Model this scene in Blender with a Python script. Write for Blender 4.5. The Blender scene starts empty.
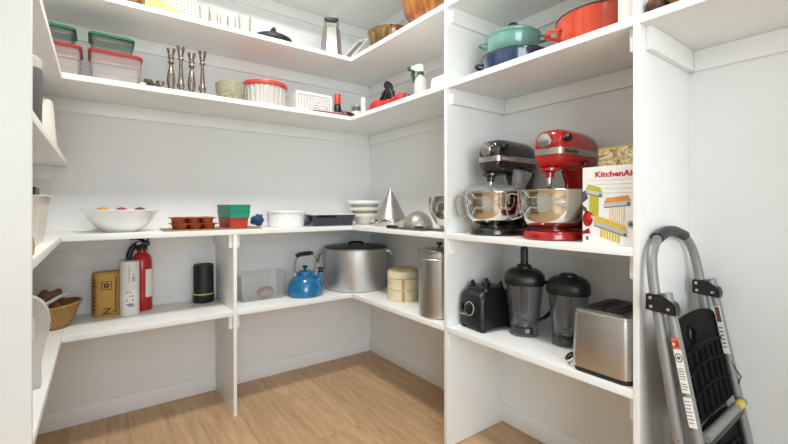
import bpy, bmesh, math, random
from mathutils import Vector, Matrix, noise
random.seed(7)
SC = bpy.context.scene
COL = SC.collection
PI = math.pi

# ------------------------------------------------------------------ materials
def lin(c):
    if isinstance(c, str):
        c = c.lstrip('#'); c = [int(c[i:i+2], 16)/255 for i in (0, 2, 4)]
    return tuple((x/12.92 if x <= .04045 else ((x+.055)/1.055)**2.4) for x in c) + (1,)

def nodes(name):
    m = bpy.data.materials.new(name); m.use_nodes = True
    nt = m.node_tree; nt.nodes.clear()
    out = nt.nodes.new('ShaderNodeOutputMaterial')
    return m, nt, out

def N(nt, kind, **kw):
    n = nt.nodes.new(kind)
    for k, v in kw.items():
        if k in n.inputs: n.inputs[k].default_value = v
        else: setattr(n, k, v)
    return n

def pbr(name, col, rough=.5, metal=0., var=.06, scale=18., bump=0., stretch=(1, 1, 1), coat=0., spec=.5, sub=0., col2=None):
    m, nt, out = nodes(name)
    b = N(nt, 'ShaderNodeBsdfPrincipled', Roughness=rough, Metallic=metal)
    b.inputs['Specular IOR Level'].default_value = spec
    b.inputs['Coat Weight'].default_value = coat
    b.inputs['Coat Roughness'].default_value = .06
    c = lin(col)
    tc = N(nt, 'ShaderNodeTexCoord'); mp = N(nt, 'ShaderNodeMapping', Scale=stretch)
    nt.links.new(tc.outputs['Object'], mp.inputs['Vector'])
    nz = N(nt, 'ShaderNodeTexNoise', Scale=scale, Detail=5., Roughness=.55)
    nt.links.new(mp.outputs[0], nz.inputs['Vector'])
    cr = N(nt, 'ShaderNodeValToRGB')
    lo = lin(col2) if col2 else tuple(x*(1-var) for x in c[:3]) + (1,)
    hi = c if col2 else tuple(min(1, x*(1+var)) for x in c[:3]) + (1,)
    cr.color_ramp.elements[0].color = lo; cr.color_ramp.elements[0].position = .3
    cr.color_ramp.elements[1].color = hi; cr.color_ramp.elements[1].position = .7
    nt.links.new(nz.outputs['Fac'], cr.inputs['Fac'])
    nt.links.new(cr.outputs['Color'], b.inputs['Base Color'])
    if bump:
        bp = N(nt, 'ShaderNodeBump', Strength=bump, Distance=.002)
        nt.links.new(nz.outputs['Fac'], bp.inputs['Height']); nt.links.new(bp.outputs[0], b.inputs['Normal'])
    nt.links.new(b.outputs[0], out.inputs['Surface'])
    return m

def clear(name, tint='#ffffff', gloss=.12, milk=.1, milkcol='#e8ecee', rough=.06):
    """clear plastic / thin glass: see-through, fresnel gloss, a little milkiness"""
    m, nt, out = nodes(name)
    tr = N(nt, 'ShaderNodeBsdfTransparent', Color=lin(tint))
    gl = N(nt, 'ShaderNodeBsdfGlossy', Roughness=rough)
    df = N(nt, 'ShaderNodeBsdfDiffuse', Color=lin(milkcol))
    lw = N(nt, 'ShaderNodeLayerWeight', Blend=.22)
    tc = N(nt, 'ShaderNodeTexCoord'); nz = N(nt, 'ShaderNodeTexNoise', Scale=30.)
    nt.links.new(tc.outputs['Object'], nz.inputs['Vector'])
    ma = N(nt, 'ShaderNodeMath', operation='MULTIPLY_ADD'); ma.inputs[1].default_value = .04; ma.inputs[2].default_value = max(0, milk-.02)
    nt.links.new(nz.outputs['Fac'], ma.inputs[0])
    m1 = N(nt, 'ShaderNodeMixShader'); nt.links.new(ma.outputs[0], m1.inputs[0])
    nt.links.new(tr.outputs[0], m1.inputs[1]); nt.links.new(df.outputs[0], m1.inputs[2])
    mu = N(nt, 'ShaderNodeMath', operation='MULTIPLY_ADD'); mu.inputs[1].default_value = .45; mu.inputs[2].default_value = gloss*.4
    nt.links.new(lw.outputs['Fresnel'], mu.inputs[0])
    m2 = N(nt, 'ShaderNodeMixShader'); nt.links.new(mu.outputs[0], m2.inputs[0])
    nt.links.new(m1.outputs[0], m2.inputs[1]); nt.links.new(gl.outputs[0], m2.inputs[2])
    nt.links.new(m2.outputs[0], out.inputs['Surface'])
    return m

def brushed(name, col='#c4c2be', rough=.28, stretch=(2, 2, 220), bump=.05, var=.06):
    return pbr(name, col, rough=rough, metal=1., var=var, scale=6., bump=bump, stretch=stretch)

def wood(name, c1, c2, rough=.4, scale=5., stretch=(1, 9, 9), coat=0., dist=2.5):
    m, nt, out = nodes(name)
    b = N(nt, 'ShaderNodeBsdfPrincipled', Roughness=rough); b.inputs['Coat Weight'].default_value = coat
    tc = N(nt, 'ShaderNodeTexCoord'); mp = N(nt, 'ShaderNodeMapping', Scale=stretch)
    nt.links.new(tc.outputs['Object'], mp.inputs['Vector'])
    nz = N(nt, 'ShaderNodeTexNoise', Scale=scale, Detail=8., Roughness=.6, Distortion=dist)
    nt.links.new(mp.outputs[0], nz.inputs['Vector'])
    cr = N(nt, 'ShaderNodeValToRGB')
    cr.color_ramp.elements[0].color = lin(c1); cr.color_ramp.elements[0].position = .35
    cr.color_ramp.elements[1].color = lin(c2); cr.color_ramp.elements[1].position = .65
    nt.links.new(nz.outputs['Fac'], cr.inputs['Fac']); nt.links.new(cr.outputs[0], b.inputs['Base Color'])
    nt.links.new(b.outputs[0], out.inputs['Surface'])
    return m

def floor_mat():
    m, nt, out = nodes('oak_planks')
    b = N(nt, 'ShaderNodeBsdfPrincipled', Roughness=.42)
    tc = N(nt, 'ShaderNodeTexCoord')
    mp = N(nt, 'ShaderNodeMapping'); mp.inputs['Rotation'].default_value = (0, 0, PI/2); mp.inputs['Location'].default_value = (.35, .35, 0)
    nt.links.new(tc.outputs['Object'], mp.inputs['Vector'])
    br = N(nt, 'ShaderNodeTexBrick', Scale=1.0); br.offset = .37; br.squash = 1
    br.inputs['Brick Width'].default_value = 1.9; br.inputs['Row Height'].default_value = .24
    br.inputs['Mortar Size'].default_value = .0012; br.inputs['Mortar Smooth'].default_value = .3
    br.inputs['Color1'].default_value = (.25, .25, .25, 1); br.inputs['Color2'].default_value = (.75, .75, .75, 1); br.inputs['Mortar'].default_value = (0, 0, 0, 1)
    nt.links.new(mp.outputs[0], br.inputs['Vector'])
    # grain: coordinates offset per plank
    ad = N(nt, 'ShaderNodeVectorMath', operation='MULTIPLY_ADD')
    nt.links.new(br.outputs['Color'], ad.inputs[0]); ad.inputs[1].default_value = (7, 13, 5)
    nt.links.new(mp.outputs[0], ad.inputs[2])
    m2 = N(nt, 'ShaderNodeMapping', Scale=(.8, 5., 1.))
    nt.links.new(ad.outputs[0], m2.inputs['Vector'])
    n1 = N(nt, 'ShaderNodeTexNoise', Scale=2.4, Detail=9., Roughness=.68, Distortion=1.9)
    n2 = N(nt, 'ShaderNodeTexNoise', Scale=16., Detail=6., Roughness=.7, Distortion=.3)
    nt.links.new(m2.outputs[0], n1.inputs['Vector']); nt.links.new(m2.outputs[0], n2.inputs['Vector'])
    wv = N(nt, 'ShaderNodeTexWave', Scale=1.3, Distortion=7., Detail=3.); wv.bands_direction = 'Y'; wv.inputs['Detail Scale'].default_value = 1.2
    nt.links.new(m2.outputs[0], wv.inputs['Vector'])
    mx = N(nt, 'ShaderNodeMath', operation='MULTIPLY_ADD'); mx.inputs[1].default_value = .70
    nt.links.new(n1.outputs['Fac'], mx.inputs[0])
    m3 = N(nt, 'ShaderNodeMath', operation='MULTIPLY_ADD'); m3.inputs[1].default_value = .20
    nt.links.new(n2.outputs['Fac'], m3.inputs[0])
    m4 = N(nt, 'ShaderNodeMath', operation='MULTIPLY'); m4.inputs[1].default_value = .07
    nt.links.new(wv.outputs['Fac'], m4.inputs[0]); nt.links.new(m4.outputs[0], m3.inputs[2]); nt.links.new(m3.outputs[0], mx.inputs[2])
    cr = N(nt, 'ShaderNodeValToRGB')
    e = cr.color_ramp.elements; e[0].position = .28; e[0].color = lin('#a6845d'); e[1].position = .62; e[1].color = lin('#cdac86')
    nt.links.new(mx.outputs[0], cr.inputs['Fac'])
    # plank to plank tone
    hs = N(nt, 'ShaderNodeHueSaturation')
    vv = N(nt, 'ShaderNodeMapRange'); vv.inputs[1].default_value = .25; vv.inputs[2].default_value = .75; vv.inputs[3].default_value = .93; vv.inputs[4].default_value = 1.05
    nt.links.new(br.outputs['Color'], vv.inputs[0]); nt.links.new(vv.outputs[0], hs.inputs['Value']); nt.links.new(cr.outputs[0], hs.inputs['Color'])
    mm = N(nt, 'ShaderNodeMix'); mm.data_type = 'RGBA'
    sm = N(nt, 'ShaderNodeMath', operation='MULTIPLY'); sm.inputs[1].default_value = .45
    nt.links.new(br.outputs['Fac'], sm.inputs[0]); nt.links.new(sm.outputs[0], mm.inputs[0])
    nt.links.new(hs.outputs[0], mm.inputs[6]); mm.inputs[7].default_value = lin('#5b4129')
    nt.links.new(mm.outputs[2], b.inputs['Base Color'])
    bp = N(nt, 'ShaderNodeBump', Strength=.08, Distance=.002); nt.links.new(mx.outputs[0], bp.inputs['Height']); nt.links.new(bp.outputs[0], b.inputs['Normal'])
    nt.links.new(b.outputs[0], out.inputs['Surface'])
    return m

def dotted(name, base, dot, pitch, rad, axes=(0, 2), rough=.5):
    """a regular grid of round holes on the two given axes"""
    m, nt, out = nodes(name)
    b = N(nt, 'ShaderNodeBsdfPrincipled', Roughness=rough)
    tc = N(nt, 'ShaderNodeTexCoord'); sp = N(nt, 'ShaderNodeSeparateXYZ'); nt.links.new(tc.outputs['Object'], sp.inputs[0])
    sq = []
    for a in axes:
        d = N(nt, 'ShaderNodeMath', operation='DIVIDE'); d.inputs[1].default_value = pitch; nt.links.new(sp.outputs[a], d.inputs[0])
        f = N(nt, 'ShaderNodeMath', operation='FRACT'); nt.links.new(d.outputs[0], f.inputs[0])
        s = N(nt, 'ShaderNodeMath', operation='SUBTRACT'); s.inputs[1].default_value = .5; nt.links.new(f.outputs[0], s.inputs[0])
        p = N(nt, 'ShaderNodeMath', operation='POWER'); p.inputs[1].default_value = 2; nt.links.new(s.outputs[0], p.inputs[0]); sq.append(p)
    a = N(nt, 'ShaderNodeMath', operation='ADD'); nt.links.new(sq[0].outputs[0], a.inputs[0]); nt.links.new(sq[1].outputs[0], a.inputs[1])
    l = N(nt, 'ShaderNodeMath', operation='LESS_THAN'); l.inputs[1].default_value = rad*rad; nt.links.new(a.outputs[0], l.inputs[0])
    mx = N(nt, 'ShaderNodeMix'); mx.data_type = 'RGBA'; mx.inputs[6].default_value = lin(base); mx.inputs[7].default_value = lin(dot)
    nt.links.new(l.outputs[0], mx.inputs[0]); nt.links.new(mx.outputs[2], b.inputs['Base Color']); nt.links.new(b.outputs[0], out.inputs['Surface'])
    return m

def weave(name, c1, c2, scale=60., rough=.6, bump=.5):
    m, nt, out = nodes(name)
    b = N(nt, 'ShaderNodeBsdfPrincipled', Roughness=rough)
    tc = N(nt, 'ShaderNodeTexCoord')
    w1 = N(nt, 'ShaderNodeTexWave', Scale=scale, Distortion=1.2); w1.bands_direction = 'Z'
    w2 = N(nt, 'ShaderNodeTexWave', Scale=scale*.6, Distortion=1.); w2.bands_direction = 'DIAGONAL'
    nt.links.new(tc.outputs['Object'], w1.inputs['Vector']); nt.links.new(tc.outputs['Object'], w2.inputs['Vector'])
    mu = N(nt, 'ShaderNodeMath', operation='MULTIPLY'); nt.links.new(w1.outputs['Fac'], mu.inputs[0]); nt.links.new(w2.outputs['Fac'], mu.inputs[1])
    cr = N(nt, 'ShaderNodeValToRGB'); cr.color_ramp.elements[0].color = lin(c1); cr.color_ramp.elements[1].color = lin(c2); cr.color_ramp.elements[1].position = .6
    nt.links.new(mu.outputs[0], cr.inputs[0]); nt.links.new(cr.outputs[0], b.inputs['Base Color'])
    bp = N(nt, 'ShaderNodeBump', Strength=bump, Distance=.003); nt.links.new(mu.outputs[0], bp.inputs['Height']); nt.links.new(bp.outputs[0], b.inputs['Normal'])
    nt.links.new(b.outputs[0], out.inputs['Surface'])
    return m

M = {}
M['wall'] = pbr('wall_paint', '#e9eae9', .6, var=.015, scale=3, bump=.02)
M['ceil'] = pbr('ceiling_paint', '#eeedeb', .7, var=.01)
M['shelf'] = pbr('shelf_paint', '#eff0ed', .38, var=.012, scale=4, bump=.01)
M['trim'] = pbr('trim_paint', '#eeefef', .35, var=.01)
M['floor'] = floor_mat()
M['steel'] = brushed('polished_steel', '#cfccc6', .16, bump=.01)
M['brush'] = brushed('brushed_steel', '#bdbbb6', .33)
M['brushx'] = brushed('brushed_toaster_steel', '#c6c6c6', .30, stretch=(3, 3, 160))
M['mirror'] = brushed('bowl_steel', '#d6d2ca', .09, bump=.0)
M['alu'] = brushed('pot_aluminium', '#cacaca', .46, stretch=(1, 1, 150), bump=.04)
M['dsteel'] = brushed('dull_dark_steel', '#6f6c68', .4)
M['silver'] = pbr('old_silver', '#aaa196', .3, metal=.85, col2='#5c5044', scale=90, bump=.1)
M['ladder'] = pbr('ladder_grey_paint', '#8d8d8b', .42, metal=.25, var=.04)
M['tread'] = pbr('tread_black_plastic', '#0a0a0b', .75, var=.1, spec=.2)
M['black'] = pbr('black_plastic', '#141415', .38, var=.15)
M['blackg'] = pbr('black_gloss', '#101011', .16, var=.1, coat=.5)
M['charcoal'] = pbr('charcoal_enamel', '#2a2926', .2, metal=.2, var=.12, coat=.6)
M['iron'] = pbr('black_cast_iron', '#1c1b1c', .55, var=.2, bump=.15, scale=80)
M['red'] = pbr('red_enamel', '#a31512', .16, var=.05, coat=.7)
M['redp'] = pbr('red_plastic', '#a8191d', .35, var=.05)
M['redglove'] = pbr('red_silicone', '#c9292b', .5, var=.1, bump=.1)
M['redlid'] = pbr('coral_red_lid', '#c4402e', .4, var=.05)
M['extred'] = pbr('extinguisher_red', '#b5181b', .25, var=.04, coat=.3)
M['orange'] = pbr('orange_red_enamel', '#c8401c', .14, var=.06, scale=5, coat=.8)
M['aqua'] = pbr('aqua_enamel', '#6fa294', .14, var=.05, scale=5, coat=.8)
M['navy'] = pbr('navy_enamel', '#22385a', .14, var=.2, scale=6, coat=.8)
M['kettle'] = pbr('blue_enamel', '#06689a', .15, var=.1, scale=8, coat=.8)
M['pan'] = pbr('midnight_blue_glaze', '#0d0d30', .10, var=.12, coat=.8)
M['white'] = pbr('white_ceramic', '#eeeeec', .18, var=.01, coat=.4)
M['cream'] = pbr('cream_ceramic', '#ddd8cb', .25, var=.02, coat=.3)
M['wplastic'] = pbr('white_plastic', '#e4e3de', .4, var=.02)
M['offw'] = pbr('offwhite_plastic', '#e2dfd5', .45, var=.02)
M['trans'] = clear('frosted_white_plastic', milk=.55, gloss=.05, rough=.3, milkcol='#e9e7e0')
M['clear'] = clear('clear_plastic', milk=.075, gloss=.08)
M['clearred'] = clear('clear_plastic_pinkish', tint='#fffdfc', milk=.13, gloss=.1, milkcol='#f2f0ec')
M['cleargreen'] = clear('clear_plastic_greenish', tint='#eaf0eb', milk=.10, gloss=.12, milkcol='#a9b5ab')
M['glass'] = clear('tumbler_glass', tint='#fbfcf8', milk=.04, gloss=.06, milkcol='#ffffff')
M['smoke'] = clear('smoky_jar_plastic', tint='#eceef0', milk=.07, gloss=.10, milkcol='#9aa1a8')
M['smokedark'] = clear('smoky_dark_plastic', tint='#6c7075', milk=.2, gloss=.15, milkcol='#2c2e31')
M['greenlid'] = pbr('green_lid', '#1d6a45', .4, var=.06)
M['green'] = pbr('green_silicone', '#1f9b7c', .5, var=.04)
M['redsil'] = pbr('red_silicone_box', '#b5382a', .5, var=.05)
M['terra'] = pbr('terracotta_silicone', '#a34a27', .5, var=.12, scale=25)
M['mat'] = wood('thin_wood_board', '#8a6844', '#ab8759', .5)
M['bamboo'] = wood('bamboo', '#d6c4a0', '#e9dbba', .5, stretch=(2, 2, 14), scale=6, dist=.6)
M['bamlid'] = weave('bamboo_weave', '#b59d74', '#e0d2b2', 40)
M['wicker'] = weave('wicker_weave', '#8a5f26', '#dcb26a', 70, bump=.9)
M['bowlwood'] = wood('acacia_wood', '#74401a', '#bd7a38', .28, scale=3, stretch=(1, 7, 2.2), coat=.4)
M['bowldark'] = wood('dark_turned_wood', '#45301a', '#9a7338', .13, scale=4, stretch=(1, 5, 2), coat=.8)
M['darkwood'] = wood('dark_matte_wood', '#3f2412', '#6b4425', .6, scale=5)
M['blockwood'] = wood('brown_beech', '#5b3415', '#94643a', .4, scale=6)
M['stone'] = pbr('speckled_stone', '#96927a', .7, var=.3, scale=90, bump=.2)
M['kraft'] = pbr('kraft_paper', '#c0944c', .7, var=.12, scale=30, bump=.15)
M['ink'] = pbr('black_ink', '#1a1612', .6, var=.05)
M['paper'] = pbr('white_paper', '#e9e7e1', .6, var=.02)
M['cardw'] = pbr('white_card', '#e6e4df', .35, var=.02)
M['cardcream'] = dotted('perforated_cream', '#e0d6b6', '#8a836e', .0165, .28)
M['yellow'] = pbr('yellow_print', '#dfc86c', .5, var=.12, scale=60)
M['ylabel'] = pbr('yellow_label', '#d6c93c', .45, var=.06)
M['rlabel'] = pbr('orange_label', '#d06a4a', .5, var=.06)
M['prred'] = pbr('red_print', '#c51f28', .45, var=.04)
M['prgrey'] = pbr('grey_print', '#b7b8ba', .35, var=.12, scale=30)
M['prdark'] = pbr('dark_grey_print', '#505256', .4, var=.2)
M['pryel'] = pbr('pasta_yellow_print', '#cfb23c', .5, var=.15, scale=60, stretch=(1, 6, 1))
M['prolive'] = pbr('olive_pasta_print', '#b3ad35', .5, var=.15, scale=60)
M['prorange'] = pbr('orange_print', '#d38f45', .5, var=.15)
M['prpasta'] = pbr('pale_pasta_print', '#d3bfa2', .5, var=.2, scale=40, stretch=(1, 8, 1))
M['pastabox'] = wood('pasta_photo_print', '#6b5630', '#ecd9a8', .4, scale=5, stretch=(2, 2, 5), dist=5)
M['hull'] = pbr('brown_towel', '#7d5a43', .95, var=.25, scale=120, bump=.6)
M['bread'] = pbr('pinkish_brown_skin', '#b08a78', .6, var=.12, scale=30)
M['fyel'] = pbr('orange_yellow_fruit', '#d4923a', .4, var=.2, scale=14)
M['fred'] = pbr('red_fruit', '#a5303a', .35, var=.25, scale=14)
M['fdark'] = pbr('dark_red_fruit', '#6e2326', .35, var=.25, scale=14)
M['bluecloth'] = pbr('blue_cloth', '#274872', .9, var=.2, scale=60, bump=.3)
M['greytub'] = pbr('grey_plastic', '#5c5c5b', .4, var=.05)
M['tan'] = pbr('tan_packet', '#b98f54', .6, var=.2, scale=30)
M['dgreen'] = pbr('dark_green_plastic', '#1d4a35', .4, var=.06)
M['tubemark'] = pbr('red_brown_ink', '#8c3b34', .6, var=.05)
M['jar_in'] = pbr('dark_contents', '#3b3a36', .6, var=.2)
M['ember'] = None
m, nt, out = nodes('lamp_glow'); e = N(nt, 'ShaderNodeEmission', Color=lin('#fff1dc'), Strength=9.); nt.links.new(e.outputs[0], out.inputs['Surface']); M['glow'] = m

# mesh sieve: real holes by a fine grid of transparency on the wire screen
def screen(name, col, pitch):
    m, nt, out = nodes(name)
    b = N(nt, 'ShaderNodeBsdfPrincipled', Metallic=.9, Roughness=.35); b.inputs['Base Color'].default_value = lin(col)
    t = N(nt, 'ShaderNodeBsdfTransparent')
    tc = N(nt, 'ShaderNodeTexCoord'); c = N(nt, 'ShaderNodeTexChecker', Scale=1/pitch); nt.links.new(tc.outputs['Object'], c.inputs['Vector'])
    nz = N(nt, 'ShaderNodeMath', operation='MULTIPLY'); nz.inputs[1].default_value = .8; nt.links.new(c.outputs['Fac'], nz.inputs[0])
    mx = N(nt, 'ShaderNodeMixShader'); nt.links.new(nz.outputs[0], mx.inputs[0]); nt.links.new(b.outputs[0], mx.inputs[1]); nt.links.new(t.outputs[0], mx.inputs[2])
    nt.links.new(mx.outputs[0], out.inputs['Surface']); return m
M['screen'] = screen('wire_screen', '#b9b6ae', .0055)

# ------------------------------------------------------------------ mesh helpers
class B:
    def __init__(self): self.bm = bmesh.new(); self.X = Matrix()
    def v(self, p): return self.bm.verts.new(self.X @ Vector(p))
    def f(self, vs, mi=0):
        try:
            f = self.bm.faces.new(vs); f.material_index = mi; return f
        except ValueError: return None
    def box(self, x0, x1, y0, y1, z0, z1, bev=0., seg=2, mi=0):
        vs = [self.v(p) for p in ((x0,y0,z0),(x1,y0,z0),(x1,y1,z0),(x0,y1,z0),(x0,y0,z1),(x1,y0,z1),(x1,y1,z1),(x0,y1,z1))]
        fs = [self.f([vs[i] for i in q], mi) for q in ((0,3,2,1),(4,5,6,7),(0,1,5,4),(1,2,6,5),(2,3,7,6),(3,0,4,7))]
        if bev:
            es = list({e for f in fs for e in f.edges})
            r = bmesh.ops.bevel(self.bm, geom=es, offset=bev, segments=seg, profile=.6, affect='EDGES', clamp_overlap=True)
            for f in r['faces']: f.material_index = mi
        return self
    def lathe(self, prof, c=(0,0,0), seg=48, sx=1., sy=1., mi=0):
        rings = []
        for r, z in prof:
            if abs(r) < 1e-6: rings.append([self.v((c[0], c[1], c[2]+z))])
            else: rings.append([self.v((c[0]+r*sx*math.cos(2*PI*i/seg), c[1]+r*sy*math.sin(2*PI*i/seg), c[2]+z)) for i in range(seg)])
        for a, b in zip(rings, rings[1:]):
            for i in range(seg):
                j = (i+1) % seg
                if len(a) == 1 and len(b) == 1: continue
                if len(a) == 1: self.f([a[0], b[j], b[i]], mi)
                elif len(b) == 1: self.f([a[i], a[j], b[0]], mi)
                else: self.f([a[i], a[j], b[j], b[i]], mi)
        return self
    def loft(self, rings, caps=True, mi=0):
        R = [[self.v(p) for p in r] for r in rings]; n = len(R[0])
        for a, b in zip(R, R[1:]):
            for i in range(n): self.f([a[i], a[(i+1) % n], b[(i+1) % n], b[i]], mi)
        if caps:
            self.f(R[0][::-1], mi); self.f(R[-1], mi)
        return self
    def tube(self, pts, r, seg=10, closed=False, cap=True, flat=1., up=None, mi=0):
        P = [Vector(p) for p in pts]; n = len(P)
        rr = r if isinstance(r, (list, tuple)) else [r]*n
        T = []
        for i in range(n):
            a = P[(i-1) % n] if (closed or i > 0) else P[i]
            b = P[(i+1) % n] if (closed or i < n-1) else P[i]
            T.append((b-a).normalized())
        u = Vector(up) if up else (Vector((0,0,1)) if abs(T[0].z) < .9 else Vector((1,0,0)))
        rings = []
        for i in range(n):
            u = (u - T[i]*u.dot(T[i])).normalized(); w = T[i].cross(u)
            rings.append([self.v(P[i] + (u*math.cos(2*PI*k/seg)*flat + w*math.sin(2*PI*k/seg))*rr[i]) for k in range(seg)])
        pr = list(zip(rings, rings[1:])) + ([(rings[-1], rings[0])] if closed else [])
        for a, b in pr:
            for k in range(seg): self.f([a[k], a[(k+1) % seg], b[(k+1) % seg], b[k]], mi)
        if cap and not closed: self.f(rings[0][::-1], mi); self.f(rings[-1], mi)
        return self
    def prism(self, poly, h, mi=0, bev=0):
        """poly in XY at z=0 extruded to h"""
        a = [self.v((x, y, 0)) for x, y in poly]; b = [self.v((x, y, h)) for x, y in poly]; n = len(a)
        fs = [self.f(a[::-1], mi), self.f(b, mi)] + [self.f([a[i], a[(i+1) % n], b[(i+1) % n], b[i]], mi) for i in range(n)]
        if bev:
            es = list({e for f in fs[:2] if f for e in f.edges})
            bmesh.ops.bevel(self.bm, geom=es, offset=bev, segments=2, affect='EDGES', clamp_overlap=True)
        return self
    def sphere(self, c, r, su=20, sv=12, sc=(1,1,1), wob=0., mi=0):
        prof = []
        rings = []
        for j in range(sv+1):
            t = PI*j/sv
            if j in (0, sv): ring = [Vector((0,0,math.cos(t)))]
            else: ring = [Vector((math.sin(t)*math.cos(2*PI*i/su), math.sin(t)*math.sin(2*PI*i/su), math.cos(t))) for i in range(su)]
            rr = []
            for p in ring:
                k = 1 + wob*noise.noise(p*1.7 + Vector(c)*13)
                rr.append(self.v((c[0]+p.x*r*sc[0]*k, c[1]+p.y*r*sc[1]*k, c[2]+p.z*r*sc[2]*k)))
            rings.append(rr)
        for a, b in zip(rings, rings[1:]):
            for i in range(su):
                j = (i+1) % su
                if len(a) == 1: self.f([a[0], b[i], b[j]], mi)
                elif len(b) == 1: self.f([a[i], b[0], a[j]], mi)
                else: self.f([a[i], b[i], b[j], a[j]], mi)
        return self
    def text(self, s, size, X, mi=0, align='LEFT', bold=0.):
        """flat lettering: built from a text curve, laid out by matrix X"""
        cu = bpy.data.curves.new('t', 'FONT'); cu.body = s; cu.size = size; cu.align_x = align; cu.resolution_u = 2; cu.offset = bold
        o = bpy.data.objects.new('t', cu); COL.objects.link(o)
        dg = bpy.context.evaluated_depsgraph_get(); me = bpy.data.meshes.new_from_object(o.evaluated_get(dg))
        vs = [self.bm.verts.new(X @ v.co) for v in me.vertices]
        for p in me.polygons: self.f([vs[i] for i in p.vertices], mi)
        bpy.data.objects.remove(o); bpy.data.curves.remove(cu); bpy.data.meshes.remove(me)
        return self
    def build(self, name, mats, parent=None, loc=(0,0,0), rz=0., ang=38, flat=False):
        if not flat:
            bmesh.ops.recalc_face_normals(self.bm, faces=self.bm.faces)
        me = bpy.data.meshes.new(name); self.bm.to_mesh(me); self.bm.free()
        for m in (mats if isinstance(mats, (list, tuple)) else [mats]): me.materials.append(m)
        me.polygons.foreach_set('use_smooth', [True]*len(me.polygons))
        me.set_sharp_from_angle(angle=math.radians(ang))
        o = bpy.data.objects.new(name, me); COL.objects.link(o)
        o.location = loc; o.rotation_euler = (0, 0, rz)
        if parent: o.parent = parent
        return o

def tag(o, label, cat, group=None):
    o['label'] = label; o['category'] = cat
    if group: o['group'] = group
    return o
def thing(name, label, cat, loc=(0,0,0), rz=0., group=None):
    o = bpy.data.objects.new(name, None); COL.objects.link(o); o.empty_display_size = .05
    o.location = loc; o.rotation_euler = (0, 0, rz)
    return tag(o, label, cat, group)
def struct(o): o['kind'] = 'structure'; return o

def rr(w, d, r, z, n=6, cx=0., cy=0.):
    """rounded rectangle ring (w along x, d along y)"""
    r = min(r, w/2-1e-4, d/2-1e-4); P = []
    for (sx, sy, a0) in ((1,1,0),(-1,1,PI/2),(-1,-1,PI),(1,-1,1.5*PI)):
        for k in range(n+1):
            a = a0 + PI/2*k/n
            P.append((cx+sx*(w/2-r)+r*math.cos(a), cy+sy*(d/2-r)+r*math.sin(a), z))
    return P
def xr(x, w, z0, z1, r, n=6, cy=0.):
    """rounded rectangle ring in the YZ plane at x"""
    return [(x, cy+p[0], (z0+z1)/2+p[1]) for p in rr(w, z1-z0, r, 0, n)]
def open_box(b, w, d, h, r, t=.002, taper=.9, base=.003, cx=0, cy=0, z=0, lip=0.):
    """open rounded container with wall thickness"""
    o = [rr(w*taper, d*taper, r, z, cx=cx, cy=cy), rr(w, d, r, z+h, cx=cx, cy=cy)]
    if lip: o += [rr(w+2*lip, d+2*lip, r+lip, z+h, cx=cx, cy=cy), rr(w+2*lip, d+2*lip, r+lip, z+h+.003, cx=cx, cy=cy), rr(w, d, r, z+h+.003, cx=cx, cy=cy)]
    o += [rr(w-2*t, d-2*t, max(r-t, .002), z+h, cx=cx, cy=cy), rr(w*taper-2*t, d*taper-2*t, max(r-t, .002), z+base, cx=cx, cy=cy)]
    return b.loft(o)
def arc(c, r, a0, a1, n, plane='xz', sx=1., sy=1.):
    P = []
    for k in range(n+1):
        a = a0+(a1-a0)*k/n; u, v = r*sx*math.cos(a), r*sy*math.sin(a)
        P.append({'xz': (c[0]+u, c[1], c[2]+v), 'yz': (c[0], c[1]+u, c[2]+v), 'xy': (c[0]+u, c[1]+v, c[2])}[plane])
    return P
def smooth_path(P, n=6):
    """Catmull-Rom through points"""
    P = [Vector(p) for p in P]; Q = [P[0]+(P[0]-P[1])] + P + [P[-1]+(P[-1]-P[-2])]; out = []
    for i in range(1, len(Q)-2):
        for k in range(n):
            t = k/n; a, b, c, d = Q[i-1:i+3]
            out.append(.5*((2*b)+(c-a)*t+(2*a-5*b+4*c-d)*t*t+(3*b-a-3*c+d)*t**3))
    out.append(P[-1]); return out
def vessel(prof, t=.003):
    """outer profile bottom->rim; adds an inner wall"""
    inner = [(max(r-t, 0), max(z, prof[0][1]+t)) for r, z in prof[::-1]]
    inner = [p for p in inner]
    return prof + inner

# ------------------------------------------------------------------ the room
ZF = {'D': .526, 'C': .950, 'B': 1.6355, 'A': 2.0046, 'T': 2.43, 'M': 1.299}
TH = .025
TOP = {k: v+TH+.0004 for k, v in ZF.items()}
XL, XLF = -2.2, -1.798           # left wall, left shelf front
YP1, YP2, PT = -1.254, -2.0415, .018   # faces of the tall panels
YFW = -2.95                      # inner face of the doorway wall
CEIL = 2.75
YPL = -1.343             # end panel of the left shelves

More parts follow.
